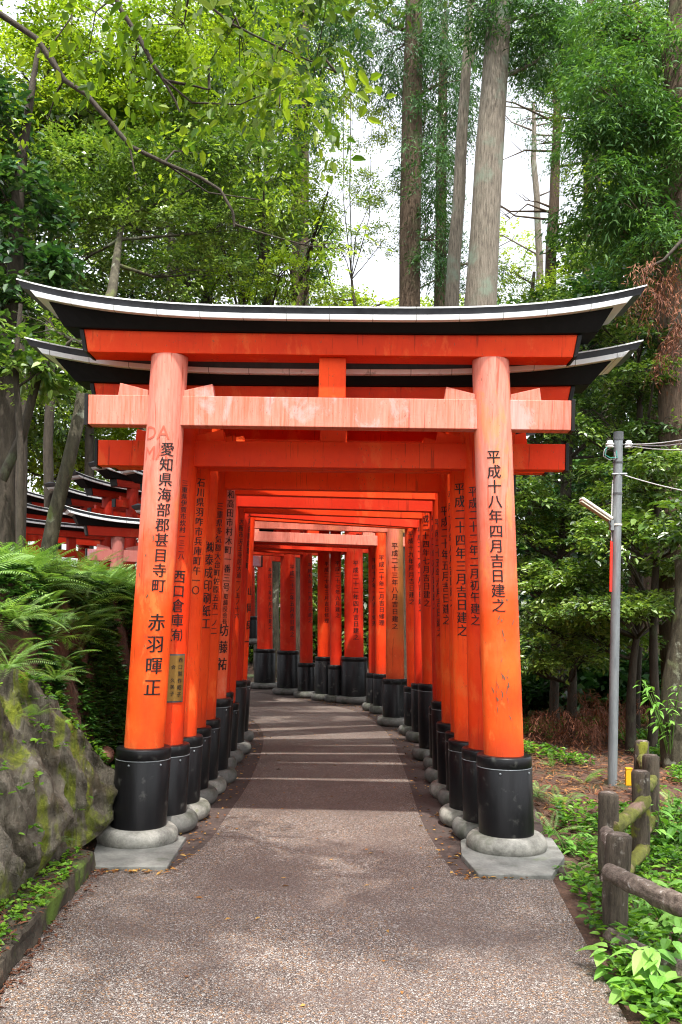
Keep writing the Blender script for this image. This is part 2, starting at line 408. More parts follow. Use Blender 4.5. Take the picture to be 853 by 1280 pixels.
# edging soil sheet (one per tunnel floor) and path sheet
def poly_sheet(name, left, right, z, mat, thick=0.0):
    """left/right : equal-length lists of (x,y)"""
    mb = MB(); K = 6; vs = []; n = len(left)
    for (l, r) in zip(left, right):
        for k in range(K + 1):
            t = k / K; vs.append((l[0] * (1 - t) + r[0] * t, l[1] * (1 - t) + r[1] * t, z))
    fs = [(j * (K + 1) + i, j * (K + 1) + i + 1, (j + 1) * (K + 1) + i + 1, (j + 1) * (K + 1) + i) for j in range(n - 1) for i in range(K)]
    mb.add(vs, fs, True)
    o = mb.build(name, mat); return tag(o, kind='structure')
def g2(px, py):
    v = G(px, py); return (v.x, v.y)
def resample(pts, n):
    pts = [Vector((p[0], p[1])) for p in pts]; L = [0]
    for a, b in zip(pts, pts[1:]): L.append(L[-1] + (b - a).length)
    out = []
    for k in range(n):
        s = L[-1] * k / (n - 1); i = 0
        while i < len(L) - 2 and L[i + 1] < s: i += 1
        t = (s - L[i]) / max(1e-9, L[i + 1] - L[i]); q = pts[i].lerp(pts[i + 1], t); out.append((q.x, q.y))
    return out
def smooth_pts(pts, it=2):
    for _ in range(it):
        out = [pts[0]]
        for a, b in zip(pts, pts[1:]):
            out += [(a[0] * .75 + b[0] * .25, a[1] * .75 + b[1] * .25), (a[0] * .25 + b[0] * .75, a[1] * .25 + b[1] * .75)]
        out.append(pts[-1]); pts = out
    return pts
# front apron
La, Lb = g2(-43, 1280), g2(112, 1087); Ra, Rb = g2(785, 1280), g2(690, 1099)
def ext(a, b, y):
    t = (y - a[1]) / (b[1] - a[1]); return (a[0] + (b[0] - a[0]) * t, y)
yb = Lb[1]
apron_l = [(La[0] - .2, -4), (La[0] - .1, 0)] + [La, Lb]
apron_r = [(Ra[0] + .5, -4), (Ra[0] + .1, 0)] + [Ra, Rb]
JL, JR = g2(217, 1086), g2(566.7, 1092)
poly_sheet('path_apron', apron_l, apron_r, 0.004, M['path']).name = 'path'
inL = smooth_pts([(JL[0] - .02, JL[1] - .12), JL, g2(260.6, 1056.7), g2(285, 1018), g2(309.6, 984.4), g2(324, 951), g2(331, 925), g2(327, 911), g2(312, 896), (-2.2, 14.6), (-3.6, 16.1), (-6, 17.6), (-10, 18.6)])
inR = smooth_pts([(JR[0] + .02, JR[1] - .12), JR, g2(542.3, 1055.6), g2(525.5, 1025), g2(511.8, 979.4), g2(500, 948), g2(491, 924.5), g2(475, 906), g2(452, 892), g2(430, 885), g2(392, 878), g2(350, 871), g2(318, 865), (-2.9, 19.2), (-6, 21), (-10, 22)])
poly_sheet('path_through_gates', resample(inL, 90), resample(inR, 90), 0.0045, M['path']).name = 'tunnel_path'
outL = smooth_pts([g2(112, 1087), (-1.65, 6.3), (-1.7, 7.5), (-1.7, 9.5), (-1.65, 11.3), (-1.75, 12.7), (-2.6, 14.0), (-3.8, 15.2), (-6, 16.6), (-10, 17.6)])
outR = smooth_pts([g2(690, 1099), (1.45, 6.4), (1.6, 7.5), (1.65, 9.0), (1.6, 10.6), (1.4, 12.5), (1.1, 14.6), (.6, 16.2), (-.3, 17.6), (-1.4, 19), (-2.9, 20.2), (-6, 22), (-10, 23)])
poly_sheet('edging_soil', resample(outL, 90), resample(outR, 90), 0.0, M['soil']).name = 'tunnel_soil'

# ------------------------------------------------------------------ inscriptions
def text_tris(lines, size, pitch):
    cu = bpy.data.curves.new('t', 'FONT'); cu.body = '\n'.join(lines); cu.size = size
    cu.align_x = 'CENTER'; cu.align_y = 'TOP'; cu.resolution_u = 2
    cu.space_line = pitch / size
    ob = bpy.data.objects.new('t', cu); COL.objects.link(ob)
    dg = bpy.context.evaluated_depsgraph_get()
    me = bpy.data.meshes.new_from_object(ob.evaluated_get(dg))
    me.calc_loop_triangles()
    co = [(v.co.x, v.co.y) for v in me.vertices]
    tr = [[co[i] for i in t.vertices] for t in me.loop_triangles]
    bpy.data.objects.remove(ob); bpy.data.curves.remove(cu); bpy.data.meshes.remove(me)
    return tr
def clip_x(poly, x, keep_right):
    out = []
    for i in range(len(poly)):
        a, b = poly[i], poly[(i + 1) % len(poly)]
        ia = (a[0] >= x) == keep_right or a[0] == x; ib = (b[0] >= x) == keep_right or b[0] == x
        if ia: out.append(a)
        if ia != ib and a[0] != b[0]:
            t = (x - a[0]) / (b[0] - a[0]); out.append((x, a[1] + (b[1] - a[1]) * t))
    return out
def wrap_text(lines, size, ztop, pitch, xf, rad_at, phi, parent, mat, name='inscription', wide=1.0, bold=.016):
    """write a vertical column of characters round a pillar"""
    size = min(size, pitch * .97) if len(lines) > 1 else size
    tris = text_tris(lines, size, pitch)
    mb = MB(); W = .013
    for q, sh in enumerate((-bold, bold) if bold else (0,)):
        for t in tris:
            t = [(p[0] * wide + sh * size, p[1]) for p in t]
            lo = math.floor(min(p[0] for p in t) / W); hi = math.ceil(max(p[0] for p in t) / W)
            for k in range(lo, hi):
                c = t
                if hi - lo > 1: c = clip_x(clip_x(t, k * W, True), (k + 1) * W, False)
                if len(c) < 3: continue
                vs = []
                for (u, v) in c:
                    z = ztop + v; r = rad_at(z) + .0022 + q * .0006; a = phi + u / r
                    vs.append(xf((r * math.sin(a), -r * math.cos(a), z)))
                mb.add(vs, [tuple(range(len(vs)))])
    me = bpy.data.meshes.new(name); me.from_pydata([tuple(v) for v in mb.v], [], mb.f); me.update()
    return link(name, me, mat, parent)

# ------------------------------------------------------------------ torii
def beam_curve(mb, L0, L1, zb_fn, zt_fn, y0b, y1b, y0t, y1t, n=40, both=True):
    """prism along x; bottom spans +-L0, top +-L1"""
    vs = []
    for i in range(n + 1):
        s = -1 + 2 * i / n
        xb, xt = s * L0, s * L1
        vs += [(xb, y0b, zb_fn(xb)), (xb, y1b, zb_fn(xb)), (xt, y1t, zt_fn(xt)), (xt, y0t, zt_fn(xt))]
    fs = []
    for i in range(n):
        a = i * 4; b = a + 4
        for k in range(4):
            k2 = (k + 1) % 4; fs.append((a + k, b + k, b + k2, a + k2))
    fs += [(0, 1, 2, 3), (n * 4 + 3, n * 4 + 2, n * 4 + 1, n * 4)]
    mb.add(vs, fs)

def torii(label, bl, br, kl=1.0, kr=1.0, hbl=.6, hbr=.6, zn=2.6, hn=.17, gap=.3, Ln=1.55, Lk=2.0, lean=.036, rise=.155,
          mat='verm', matn=None, texts=(), stone='stone_dk', matp=None, name='torii_gate', matk=None, detail=True):
    bl, br = Vector(bl), Vector(br)
    mid = (bl + br) / 2; d = br - bl; W = Vector((d.x, d.y)).length; rz = math.atan2(d.y, d.x)
    t = tag(empty(name, mid, rz), label, 'torii gate', 'vermilion torii gates lined up over the path')
    ns = 44 if detail else 24
    zs = zn + hn + gap
    matn = matn or mat; matp = matp or mat; matk = matk or mat
    out = {}
    for sgn, k, hb, key in ((-1, kl, hbl, 'L'), (1, kr, hbr, 'R')):
        x0 = sgn * W / 2
        xf = lambda v, x0=x0, sgn=sgn: (v[0] + x0 - sgn * lean * v[2], v[1], v[2])
        r0 = .128 * k; rb = .176 * k; rs = .258 * k
        rad = lambda z, r0=r0: r0 * (1 - .075 * (z - .5) / 2.6)
        mb = MB(); prof = [(rad(z), z) for z in np.linspace(.1, zs - .002, 14)]
        mb.lathe(prof, ns, xf)
        # store the pillar mesh about its own foot
        p = mb.build('pillar', M[matp], t)
        mb = MB()
        mb.lathe([(rb * 1.0, .085), (rb * 1.0, hb - .085), (rb * .975, hb - .078), (rb * .975, hb - .072), (rb * 1.0, hb - .066), (rb * 1.0, hb - .012), (rb * .965, hb - .001), (rb * .90, hb), (rad(hb) * 1.005, hb + .001)], ns, xf, smooth=True)
        o = mb.build('base_sleeve', M['black'], p)
        if detail:
            mb = MB(); pts = [xf((rb * .99 * math.sin(a), -rb * .99 * math.cos(a), hb - .075)) for a in np.linspace(0, 2 * math.pi, 45)]
            mb.tube(pts, .0032, 6, False); mb.build('wire_band', M['galv'], p)
            mb = MB()
            for a in (-.3, .9): 
                c = xf((rb * math.sin(a), -rb * math.cos(a), hb - .1)); mb.lathe([(.001, c[2] - .008), (.007, c[2] - .004), (.007, c[2] + .004), (.001, c[2] + .008)], 10, lambda v, c=c: (v[0] + c[0], v[1] + c[1], v[2]))
            mb.build('rivet', M['galv'], p)
        mb = MB(); sp = []
        for q in range(13):
            a = math.pi * (q / 12.0) - math.pi / 2
            sp.append((rs * .77 + rs * .23 * math.cos(a), .062 + .064 * math.sin(a)))
        sp = [(rs * .5, -.002)] + sp + [(rb * .9, .124)]
        ph = random.random() * 9
        def xs_(v, x0=x0, ph=ph, rs=rs, sgn=sgn):
            a = math.atan2(v[0], -v[1]); kk = 1 + .035 * noise.noise(Vector((math.cos(a) * 1.5, math.sin(a) * 1.5, ph)))
            return (v[0] * kk + x0 - sgn * lean * v[2], v[1] * kk, v[2])
        mb.lathe(sp, ns, xs_)
        mb.build('foundation_stone', M[stone], t)
        out[key] = (p, xf, rad)
    # tie beam
    dn = .105 * (1 if W > 2 else .9)
    mb = MB(); mb.box((0, 0, zn + hn / 2), (2 * Ln, dn, hn)); mb.build('tie_beam', M[matn], t, .004)
    for s in (-1, 1):
        mb = MB(); mb.box((s * (Ln + .012), 0, zn + hn / 2), (.022, dn + .012, hn + .014)); mb.build('beam_end_cap', M['endcap'], t, .002)
    # wedges
    for s in (-1, 1):
        xc = s * (W / 2 - lean * (zn + hn)); 
        for q in (-1, 1):
            x1 = xc + q * .115; x2 = xc + q * .31; z0 = zn + hn + .001
            mb = MB(); h1, h2 = .036, .08
            vs = [(x1, -.04, z0), (x2, -.04, z0), (x2 - q * .012, -.04, z0 + h2), (x1, -.04, z0 + h1), (x1, .04, z0), (x2, .04, z0), (x2 - q * .012, .04, z0 + h2), (x1, .04, z0 + h1)]
            mb.add(vs, [(0, 1, 2, 3), (7, 6, 5, 4), (0, 4, 5, 1), (1, 5, 6, 2), (2, 6, 7, 3), (3, 7, 4, 0)])
            mb.build('wedge', M[matn], t, .002)
    # strut
    mb = MB(); mb.box((.02, 0, zn + hn + gap / 2 + .0005), (.172, .09, gap - .003)); mb.build('strut', M[mat], t, .003)
    # lintel (lower roof beam)
    hl = .132; Ls = Ln + .02
    c1 = lambda x: rise * .18 * (abs(x) / Lk) ** 3
    mb = MB(); beam_curve(mb, Ls - .025, Ls, lambda x: zs + c1(x) * .3, lambda x: zs + hl + c1(x), -.095, .095, -.10, .10, 24)
    mb.build('lintel', M[matk], t, .003)
    for s in (-1, 1):
        mb = MB()
        a0, a1 = s * (Ls - .024), s * (Ls + .002)
        w = s * .026
        zz0, zz1 = zs + c1(Ls) * .3 - .006, zs + hl + c1(Ls) - .002
        vs = [(a0 , -.106, zz0), (a0 + w, -.106, zz0 + .01), (a1 + w, -.106, zz1), (a1, -.106, zz1), (a0, .106, zz0), (a0 + w, .106, zz0 + .01), (a1 + w, .106, zz1), (a1, .106, zz1)]
        mb.add(vs, [(0, 1, 2, 3), (7, 6, 5, 4), (0, 4, 5, 1), (1, 5, 6, 2), (2, 6, 7, 3), (3, 7, 4, 0)])
        mb.build('beam_end_cap', M['endcap'], t, .002)
    cz = lambda x: rise * (abs(x) / Lk) ** 3.4
    zb = zs + hl + .001
    t1, t2, t3 = zb + .054, zb + .087, zb + .134
    mb = MB(); beam_curve(mb, Ls + .12, Lk - .19, lambda x: zb + c1(x) + .001, lambda x: t1 + cz(x), -.125, .125, -.175, .175)
    mb.build('roof_beam', M['blackroof'], t, .003)
    mb = MB(); beam_curve(mb, Lk - .12, Lk - .085, lambda x: t1 + cz(x) + .001, lambda x: t2 + cz(x), -.213, .213, -.218, .218)
    mb.build('roof_fascia', M['fascia'], t, .002)
    mb = MB(); beam_curve(mb, Lk - .03, Lk, lambda x: t2 + cz(x) + .001, lambda x: t3 + cz(x), -.20, .20, -.212, .212)
    # shallow gabled top
    beam_curve(mb, Lk - .001, Lk - .002, lambda x: t3 + cz(x) + .0008, lambda x: t3 + cz(x) + .03, -.212, .212, -.012, .012)
    mb.build('roof_cap', M['copper'], t, .002)
    mb = MB(); beam_curve(mb, Lk + .002, Lk + .002, lambda x: t3 + cz(x) - .005, lambda x: t3 + cz(x) + .003, -.2165, -.2115, -.2165, -.2115)
    mb.build('drip_edge', M['fascia'], t)
    for (key, chars, size, ztop, pitch, phi, *rest) in texts:
        p, xf, rad = out[key]
        wrap_text(list(chars), size, ztop, pitch, xf, rad, R(phi), p, M['ink'], wide=rest[0] if rest else 1.0)
    return t, out

def foot(px, pytop, pystone, k, sgn, lean=.036):
    rs = .258 * k
    xc, yc = (px - CX) / F, -(pystone - CY) / F
    dz = xc * st + yc * ct; Y = -EYE / dz + rs
    v = P(px, pytop, Y)
    return Vector((v.x + sgn * lean * v.z, Y, 0)), v.z
def zat(py, Y, px=410): return P(px, py, Y).z

L = [(180.4, 933, 1068, 1), (206, 929, 1048, 1), (224, 918.7, 1032, 1), (239, 908, 1011.5, .92), (252, 898, 998, .92), (265, 872, 984.4, 1),
     (273, 865, 967, .85), (280, 878, 957, .9), (289, 850, 946, 1), (297, 850, 930, .9)]
Rr = [(630, 943, 1077.6, 1), (609.5, 935, 1058.7, 1), (589, 924.5, 1040, .95), (582, 915, 1014.5, .92), (570, 903, 1003.8, .92), (562, 876, 984, .95),
      (555, 883, 967, .85), (542, 854.4, 953.5, .95), (530, 854, 930, .9), (520, 858, 921.5, .9)]
under = [536, 586, 589.5, 586, 613.5, 622, 637, 645, 653, 656]
hns = [.19, .175, .17, .16, .165, .15, .15, .15, .15, .15]
mats = ['verm2', 'verm', 'verm2', 'verm2', 'verm2', 'verm', 'verm3', 'verm', 'verm3', 'verm']
Lns = [1.55, 1.60, 1.56, 1.5, 1.5, 1.5, 1.5, 1.5, 1.5, 1.5]
Lks = [1.965, 2.06, 1.95, 1.95, 1.95, 1.95, 1.95, 1.95, 1.95, 1.95]
labels = ['front torii gate at tunnel mouth with bleached pink tie beam and pillar tops',
          'second torii gate from the front, wider roof, with brass plaque on left pillar',
          'third torii gate from the front of the tunnel, shorter tie beam under the second one',
          'fourth torii gate from the front, its tie beam hidden behind the third gate',
          'fifth torii gate from the front, with a bright orange tie beam across the opening',
          'sixth torii gate from the front, with a taller black sleeve and pale pink left pillar',
          'seventh torii gate from the front, slender pillars in deep red',
          'eighth torii gate from the front, dated on its right pillar',
          'ninth torii gate from the front, deep red with tall black sleeves before the bend',
          'tenth torii gate from the front, last one on the left before the path bends']
TX = {
 0: [('L', '愛知県海部郡甚目寺町', .094, None, .0965, 24, 563), ('L', '赤羽暉正', .118, None, .138, 26, 782), ('R', '平成十八年四月吉日建之', .10, None, .094, -9, 572)],
 1: [('L', '三重県伊賀市炊村一三二八', .052, None, .0455, 33, 604), ('L', '西口倉庫㈲', .095, None, .1, 31, 722), ('R', '平成二十二年二月初午建之', .085, None, .079, -36, 615)],
 2: [('L', '石川県羽咋市兵庫町午一〇', .085, None, .071, 42, 603), ('R', '平成二十四年三月吉日建之', .105, None, .0925, -28, 612)],
 3: [('L', '㈱泰成印刷紙工', .10, None, .1, 46, 684), ('R', '平成十八年八月吉日建之', .08, None, .085, -50, 620)],
 4: [('L', '三重県多気郡大台町佐原五五一ノ二', .078, None, .069, 42, 632), ('R', '平成二十年五月吉日建之', .10, None, .09, -35, 640)],
 5: [('L', '和高田市村木町一番三号', .085, None, .082, 40, 617), ('L', '取締役会長', .06, None, .055, 40, 745), ('L', '坊藤祐', .12, None, .15, 40, 790), ('R', '平成二十五年六月吉日建之', .085, None, .09, -48, 655)],
 6: [('R', '平成二十年九月吉日建之', .08, None, .085, -45, 650)],
 7: [('L', '大阪市天王寺区大道一ノ五ノ十六', .075, None, .068, 44, 650), ('R', '平成二十四年七月吉日建之', .085, None, .088, -42, 640)],
 8: [('L', '大丸百貨店珠京町', .08, None, .08, 46, 640), ('R', '平成二十一年十月吉日建之', .08, None, .085, -42, 665)],
 9: [('L', '山岡良一', .12, None, .2, 48, 742), ('R', '平成十九年四月吉日建之', .08, None, .085, -42, 670)],
}
TOR = []
for i in range(10):
    ln_ = .05 if i == 0 else .038
    bl, hbl = foot(*L[i], -1, ln_); br, hbr = foot(*Rr[i], 1, ln_)
    Y = (bl.y + br.y) / 2
    zn = zat(under[i], Y)
    tx = []
    for (key, s, size, _, pitch, phi, py) in TX[i]:
        yy = bl.y if key == 'L' else br.y
        zc = P(215 if key == 'L' else 600, py, yy - .12).z       # centre of the first character
        tx.append((key, s, size, zc + pitch * .5, pitch, phi))
    t, out = torii(labels[i], bl, br, L[i][3], Rr[i][3], hbl, hbr, zn, hns[i], (.26, .235)[i] if i < 2 else .24, Lns[i], Lks[i],
          mat=mats[i], matn='nuki_pale' if i == 0 else None, matp='front_pillar' if i == 0 else ('verm' if i == 1 else mats[i]),
          texts=tx, stone='stone' if i in (0, 2, 4) else 'stone_dk', matk='verm' if i == 0 else None, lean=ln_)
    TOR.append((t, out, bl, br))
    print('T', i + 1, tuple(round(v, 2) for v in bl), tuple(round(v, 2) for v in br), 'hb', round(hbl, 2), round(hbr, 2), 'zn', round(zn, 2))
# pale left pillar of the sixth gate
TOR[5][1]['L'][0].data.materials[0] = M['verm_pale']

# front scratches
p, xf, rad = TOR[0][1]['L']
wrap_text(['DA', 'MA'], .125, P(200, 535, TOR[0][2].y - .12).z + .03, .13, xf, rad, R(-14), p, M['graf'], name='scratched_letters', bold=0)
def scuff(p, xf, rad, phi, z, w, h, n=10):
    for k in range(n):
        a0 = R(phi) + random.gauss(0, w); z0 = z + random.gauss(0, h); sl = random.uniform(-.5, .5); ln = random.uniform(.015, .06); wd = random.uniform(.002, .006)
        vs = []
        for i in range(5):
            t = i / 4; ww = wd * math.sin(math.pi * (.12 + .76 * t)); a = a0 + sl * ln * t / rad(z0) + .03 * math.sin(3 * t)
            for s_ in (-1, 1):
                r = rad(z0) + .0025; aa = a + s_ * ww / r; vs.append(xf((r * math.sin(aa), -r * math.cos(aa), z0 + ln * (t - .5))))
        mb = MB(); mb.add(vs, [(2 * i, 2 * i + 1, 2 * i + 3, 2 * i + 2) for i in range(4)]); mb.build('scuff_mark', M['scuff'], p)
M['scuff'] = simple('bare_grey_wood', (.12, .06, .035), (.2, .11, .06), 30, .8, .05, .001)
random.seed(9)
p_, xf_, rad_ = TOR[0][1]['R']
scuff(p_, xf_, rad_, -4, 1.05, .22, .13, 16); scuff(p_, xf_, rad_, 0, 1.45, .3, .1, 8)
p_, xf_, rad_ = TOR[0][1]['L']
scuff(p_, xf_, rad_, -12, 1.9, .3, .3, 7)
# brass plaque on second gate
p, xf, rad = TOR[1][1]['L']
zc = P(221, 848, TOR[1][2].y - .12).z
def plate(z0, z1, a0, a1, dr):
    mb = MB(); n = 10; vs = []
    for z in (z0, z1):
        for k in range(n + 1):
            a = a0 + (a1 - a0) * k / n; vs.append(xf(((rad(z) + dr) * math.sin(a), -(rad(z) + dr) * math.cos(a), z)))
    for z in (z0, z1):
        for k in range(n + 1):
            a = a0 + (a1 - a0) * k / n; vs.append(xf(((rad(z) - .002) * math.sin(a), -(rad(z) - .002) * math.cos(a), z)))
    m = n + 1; fs = [(k, k + 1, m + k + 1, m + k) for k in range(n)] + [(2 * m + k, 3 * m + k, 3 * m + k + 1, 2 * m + k + 1) for k in range(n)]
    fs += [(k, 2 * m + k, 2 * m + k + 1, k + 1) for k in range(n)] + [(m + k, m + k + 1, 3 * m + k + 1, 3 * m + k) for k in range(n)]
    fs += [(0, m, 3 * m, 2 * m), (n, 2 * m + n, 3 * m + n, m + n)]
    mb.add(vs, fs); return mb
plate(zc - .165, zc + .165, R(8), R(66), .006).build('plaque_board', M['darkmetal'], p)
plate(zc - .155, zc + .155, R(11), R(63), .0085).build('brass_plaque', M['brass'], p)
rad2 = lambda z: rad(z) + .008
wrap_text(list('西口製作昭子'), .036, zc + .14, .047, xf, rad2, R(48), p, M['ink'])
wrap_text(list('会 久美子'), .032, zc + .09, .045, xf, rad2, R(26), p, M['ink'])

# the bend: right pillars seen, left pillars hidden
far = [(494, 848, 909.6, 1.0, 9, 'verm_green', 663, '平成二十三年八月吉日建之', -10, 'torii gate at the bend, its right pillar pale pink and mossy above white stones'),
       (478, 842, 893.4, .82, 14, 'verm', 679.5, '平成二十年二月吉日修理', -18, 'slender torii gate just beyond the pale mossy pillar, dated for a repair'),
       (469, 841, 890, .82, 19, 'verm3', 683, '平成十九年一月吉日修理', -22, 'dark slender torii gate standing close behind the repaired one at the bend'),
       (442.5, 821, 881, 1.32, 25, 'verm3', 0, '平成二十二年四月吉日建之', -12, 'thick-pillared torii gate at the bend with the widest black sleeve'),
       (420, 831, 879, .8, 30, 'verm3', 0, '平成二十七年九月建之', -10, 'narrow torii gate left of the thick-pillared one at the bend'),
       (405, 820.6, 877, .9, 34, 'verm', 0, '平成二十年三月吉日修理', -6, 'torii gate with a bright red pillar in the middle of the bend'),
       (383, 828.4, 873.5, .92, 38, 'verm3', 0, '平成九年十一月吉日建之', 2, 'torii gate with a slim right pillar and low sleeve, third from left in the bend'),
       (360, 813, 869.6, 1.2, 42, 'verm3', 0, '平成二十二年五月吉日建之', -6, 'torii gate with a thick dark pillar, second from left in the bend'),
       (331, 811, 862, 1.25, 46, 'verm3', 0, '平成二十年七月吉日建之', 4, 'torii gate at the far left end of the visible bend')]
for (px, pt, ps, k, a, mt, un, s, phi, lab) in far:
    br, hb = foot(px, pt, ps, k, 1, .022)
    bl = br - Vector((math.cos(R(a)), math.sin(R(a)), 0)) * 2.35
    Y = (bl.y + br.y) / 2
    zn = zat(un, Y, 400) if un else 2.6
    big = 1.15 if k > 1.1 else 1.0
    t, out = torii(lab, bl, br, k, k, hb, hb, zn, .15, .26, 1.5, 1.93, lean=.022, mat=mt, matn=('verm_pale' if un == 679.5 else None),
                   texts=[('R', s, .09 * big, zn - .15, .1 * big, phi)], stone='stone_dk', detail=False)

# gates beyond, seen over the bank on the left : placed by the left tip of their roofs
tips = [(153, 583, 17.6, 44, 'tail torii gate whose roof tip shows beside the front left pillar'),
        (117, 578, 18.2, 48, 'torii gate over the bank with the highest roof tip, below the second tie beam'),
        (87, 590, 18.6, 50, 'torii gate over the bank with a broad black roof right of the leaning trunk'),
        (62, 604, 19.6, 52, 'torii gate over the bank partly behind the leaning trunk'),
        (13, 609, 20.5, 52, 'long-roofed torii gate at the far left over the ferns'),
        (2, 622, 18.6, 50, 'torii gate at the left edge with its roof just above the ferns'),
        (-30, 634, 17.2, 48, 'leftmost torii gate, mostly outside the frame, low over the ferns')]
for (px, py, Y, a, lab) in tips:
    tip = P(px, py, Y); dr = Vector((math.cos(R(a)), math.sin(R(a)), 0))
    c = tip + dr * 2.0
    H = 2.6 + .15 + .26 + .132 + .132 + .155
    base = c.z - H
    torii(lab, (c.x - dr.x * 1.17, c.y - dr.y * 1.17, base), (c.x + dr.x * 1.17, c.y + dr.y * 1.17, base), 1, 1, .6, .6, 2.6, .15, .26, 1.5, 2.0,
          mat='verm_shade', stone='stone_dk', detail=False)
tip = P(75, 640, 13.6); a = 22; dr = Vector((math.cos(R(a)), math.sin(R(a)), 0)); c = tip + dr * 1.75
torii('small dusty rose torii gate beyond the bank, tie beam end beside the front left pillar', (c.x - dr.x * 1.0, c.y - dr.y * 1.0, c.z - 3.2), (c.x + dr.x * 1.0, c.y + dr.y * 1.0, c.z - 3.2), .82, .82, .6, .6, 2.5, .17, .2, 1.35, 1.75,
      mat='verm_shade', matn='verm_old', matp='verm_old', stone='stone_dk', detail=False,
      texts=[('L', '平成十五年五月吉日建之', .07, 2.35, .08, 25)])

# slabs under the front pillars
def slab(name, pxs, h, label, top=None):
    pts = [G(x, y, h) for x, y in pxs]
    mb = MB(); n = len(pts); vs = [(p.x, p.y, h) for p in pts] + [(p.x, p.y, h - .16 if h > .03 else -.1) for p in pts]
    fs = [tuple(range(n))] + [tuple(range(n, 2 * n))[::-1]] + [(k, k + n, (k + 1) % n + n, (k + 1) % n) for k in range(n)]
    mb.add(vs, fs); o = mb.build(name, M['slab'], bevel=.006)
    return tag(o, label, 'stone slab')
slab('stone_slab', [(111, 1083), (209, 1083), (233, 1046), (150, 1030), (125, 1042)], .028, 'pale granite slab under the front left pillar')
slab('stone_slab', [(577, 1068), (598, 1092), (690, 1094), (706, 1070), (690, 1047), (600, 1040), (576, 1050)], .03, 'grey mossy angular slab under the front right pillar')
# mossy block right of that slab
mb = MB(); pa = G(693, 1100, -.05)
mb.box((pa.x + .03, pa.y + .25, -.075), (.1, .52, .16)); tag(mb.build('kerb_block', M['kerb'], bevel=.02), 'mossy kerb block beside the front right slab', 'kerb')

# white stones
def blob_stone(c, r, label, mat, seed, sq=(1, 1, .7)):
    bm = bmesh.new(); bmesh.ops.create_icosphere(bm, subdivisions=3, radius=r)
    for v in bm.verts:
        n = noise.noise(v.co / r * 1.1 + Vector((seed, 0, 0))); v.co *= 1 + .18 * n; v.co = Vector((v.co.x * sq[0], v.co.y * sq[1], v.co.z * sq[2]))
    for f in bm.faces: f.smooth = True
    me = bpy.data.meshes.new('stone'); bm.to_mesh(me); bm.free()
    o = link('stone', me, mat, loc=c); return tag(o, label, 'stone')
c = G(482, 905); blob_stone((c.x, c.y, .05), .12, 'white rounded stone at the foot of the pale pink pillar', M['white_stone'], 3)
c = G(471, 891); blob_stone((c.x, c.y, .045), .1, 'smaller white stone in front of the slender pillars at the bend', M['white_stone'], 5)
c = P(122, 944, 7.0); blob_stone((c.x, c.y, c.z), .13, 'reddish brown stone in the bank above the rock slope', simple('red_stone', (.1, .045, .03), (.2, .1, .07), 8, .9, .5, .01), 9)

# ------------------------------------------------------------------ kerb, gutter and rock on the left
kp = [(-1.45, -2), ] ; kin = [G(-60, 1272, .12), G(0, 1199, .12), G(60, 1130, .12), G(119, 1062, .12)]
kin = [Vector((kin[0].x, -1, .12))] + kin
kout = [Vector((v.x - .42, v.y, .12)) for v in kin]
mb = MB(); n = len(kin)
vs = [tuple(v) for v in kin] + [tuple(v) for v in kout] + [(v.x, v.y, -.1) for v in kin] + [(v.x, v.y, -.1) for v in kout]
fs = []
for i in range(n - 1):
    fs += [(i, i + 1, n + i + 1, n + i), (i, 2 * n + i, 2 * n + i + 1, i + 1), (n + i, n + i + 1, 3 * n + i + 1, 3 * n + i)]
fs += [(0, n, 3 * n, 2 * n), (n - 1, 2 * n + n - 1, 3 * n + n - 1, 2 * n - 1)]
mb = MB(); NS = 120; ND = 8; prof_ = [(0, -.1), (0, .0), (.0, .06), (.0, .105), (-.012, .12), (-.1, .122), (-.22, .12), (-.34, .125), (-.48, .13)]; vs = []
for i in range(NS + 1):
    t = i / NS * (n - 1); k = min(int(t), n - 2); q = kin[k].lerp(kin[k + 1], t - k)
    for (dx, z) in prof_:
        e = .022 * noise.noise(Vector((q.y * 4, z * 9, dx * 5))) + .012 * noise.noise(Vector((q.y * 17, z * 30, dx * 20)))
        joint = .012 if abs((q.y * 1.6) % 1 - .5) > .485 else 0
        vs.append((q.x + dx + (e if z > -.05 else 0) - joint, q.y, z + (e * .8 if dx < -.005 else 0) - joint))
m = len(prof_); fs = [(i * m + j, (i + 1) * m + j, (i + 1) * m + j + 1, i * m + j + 1) for i in range(NS) for j in range(m - 1)]
mb.add(vs, fs + [tuple(range(m)), tuple(NS * m + j for j in range(m))[::-1]]); tag(mb.build('kerb', M['kerb']), 'mossy stone kerb along the left edge of the path', 'kerb')

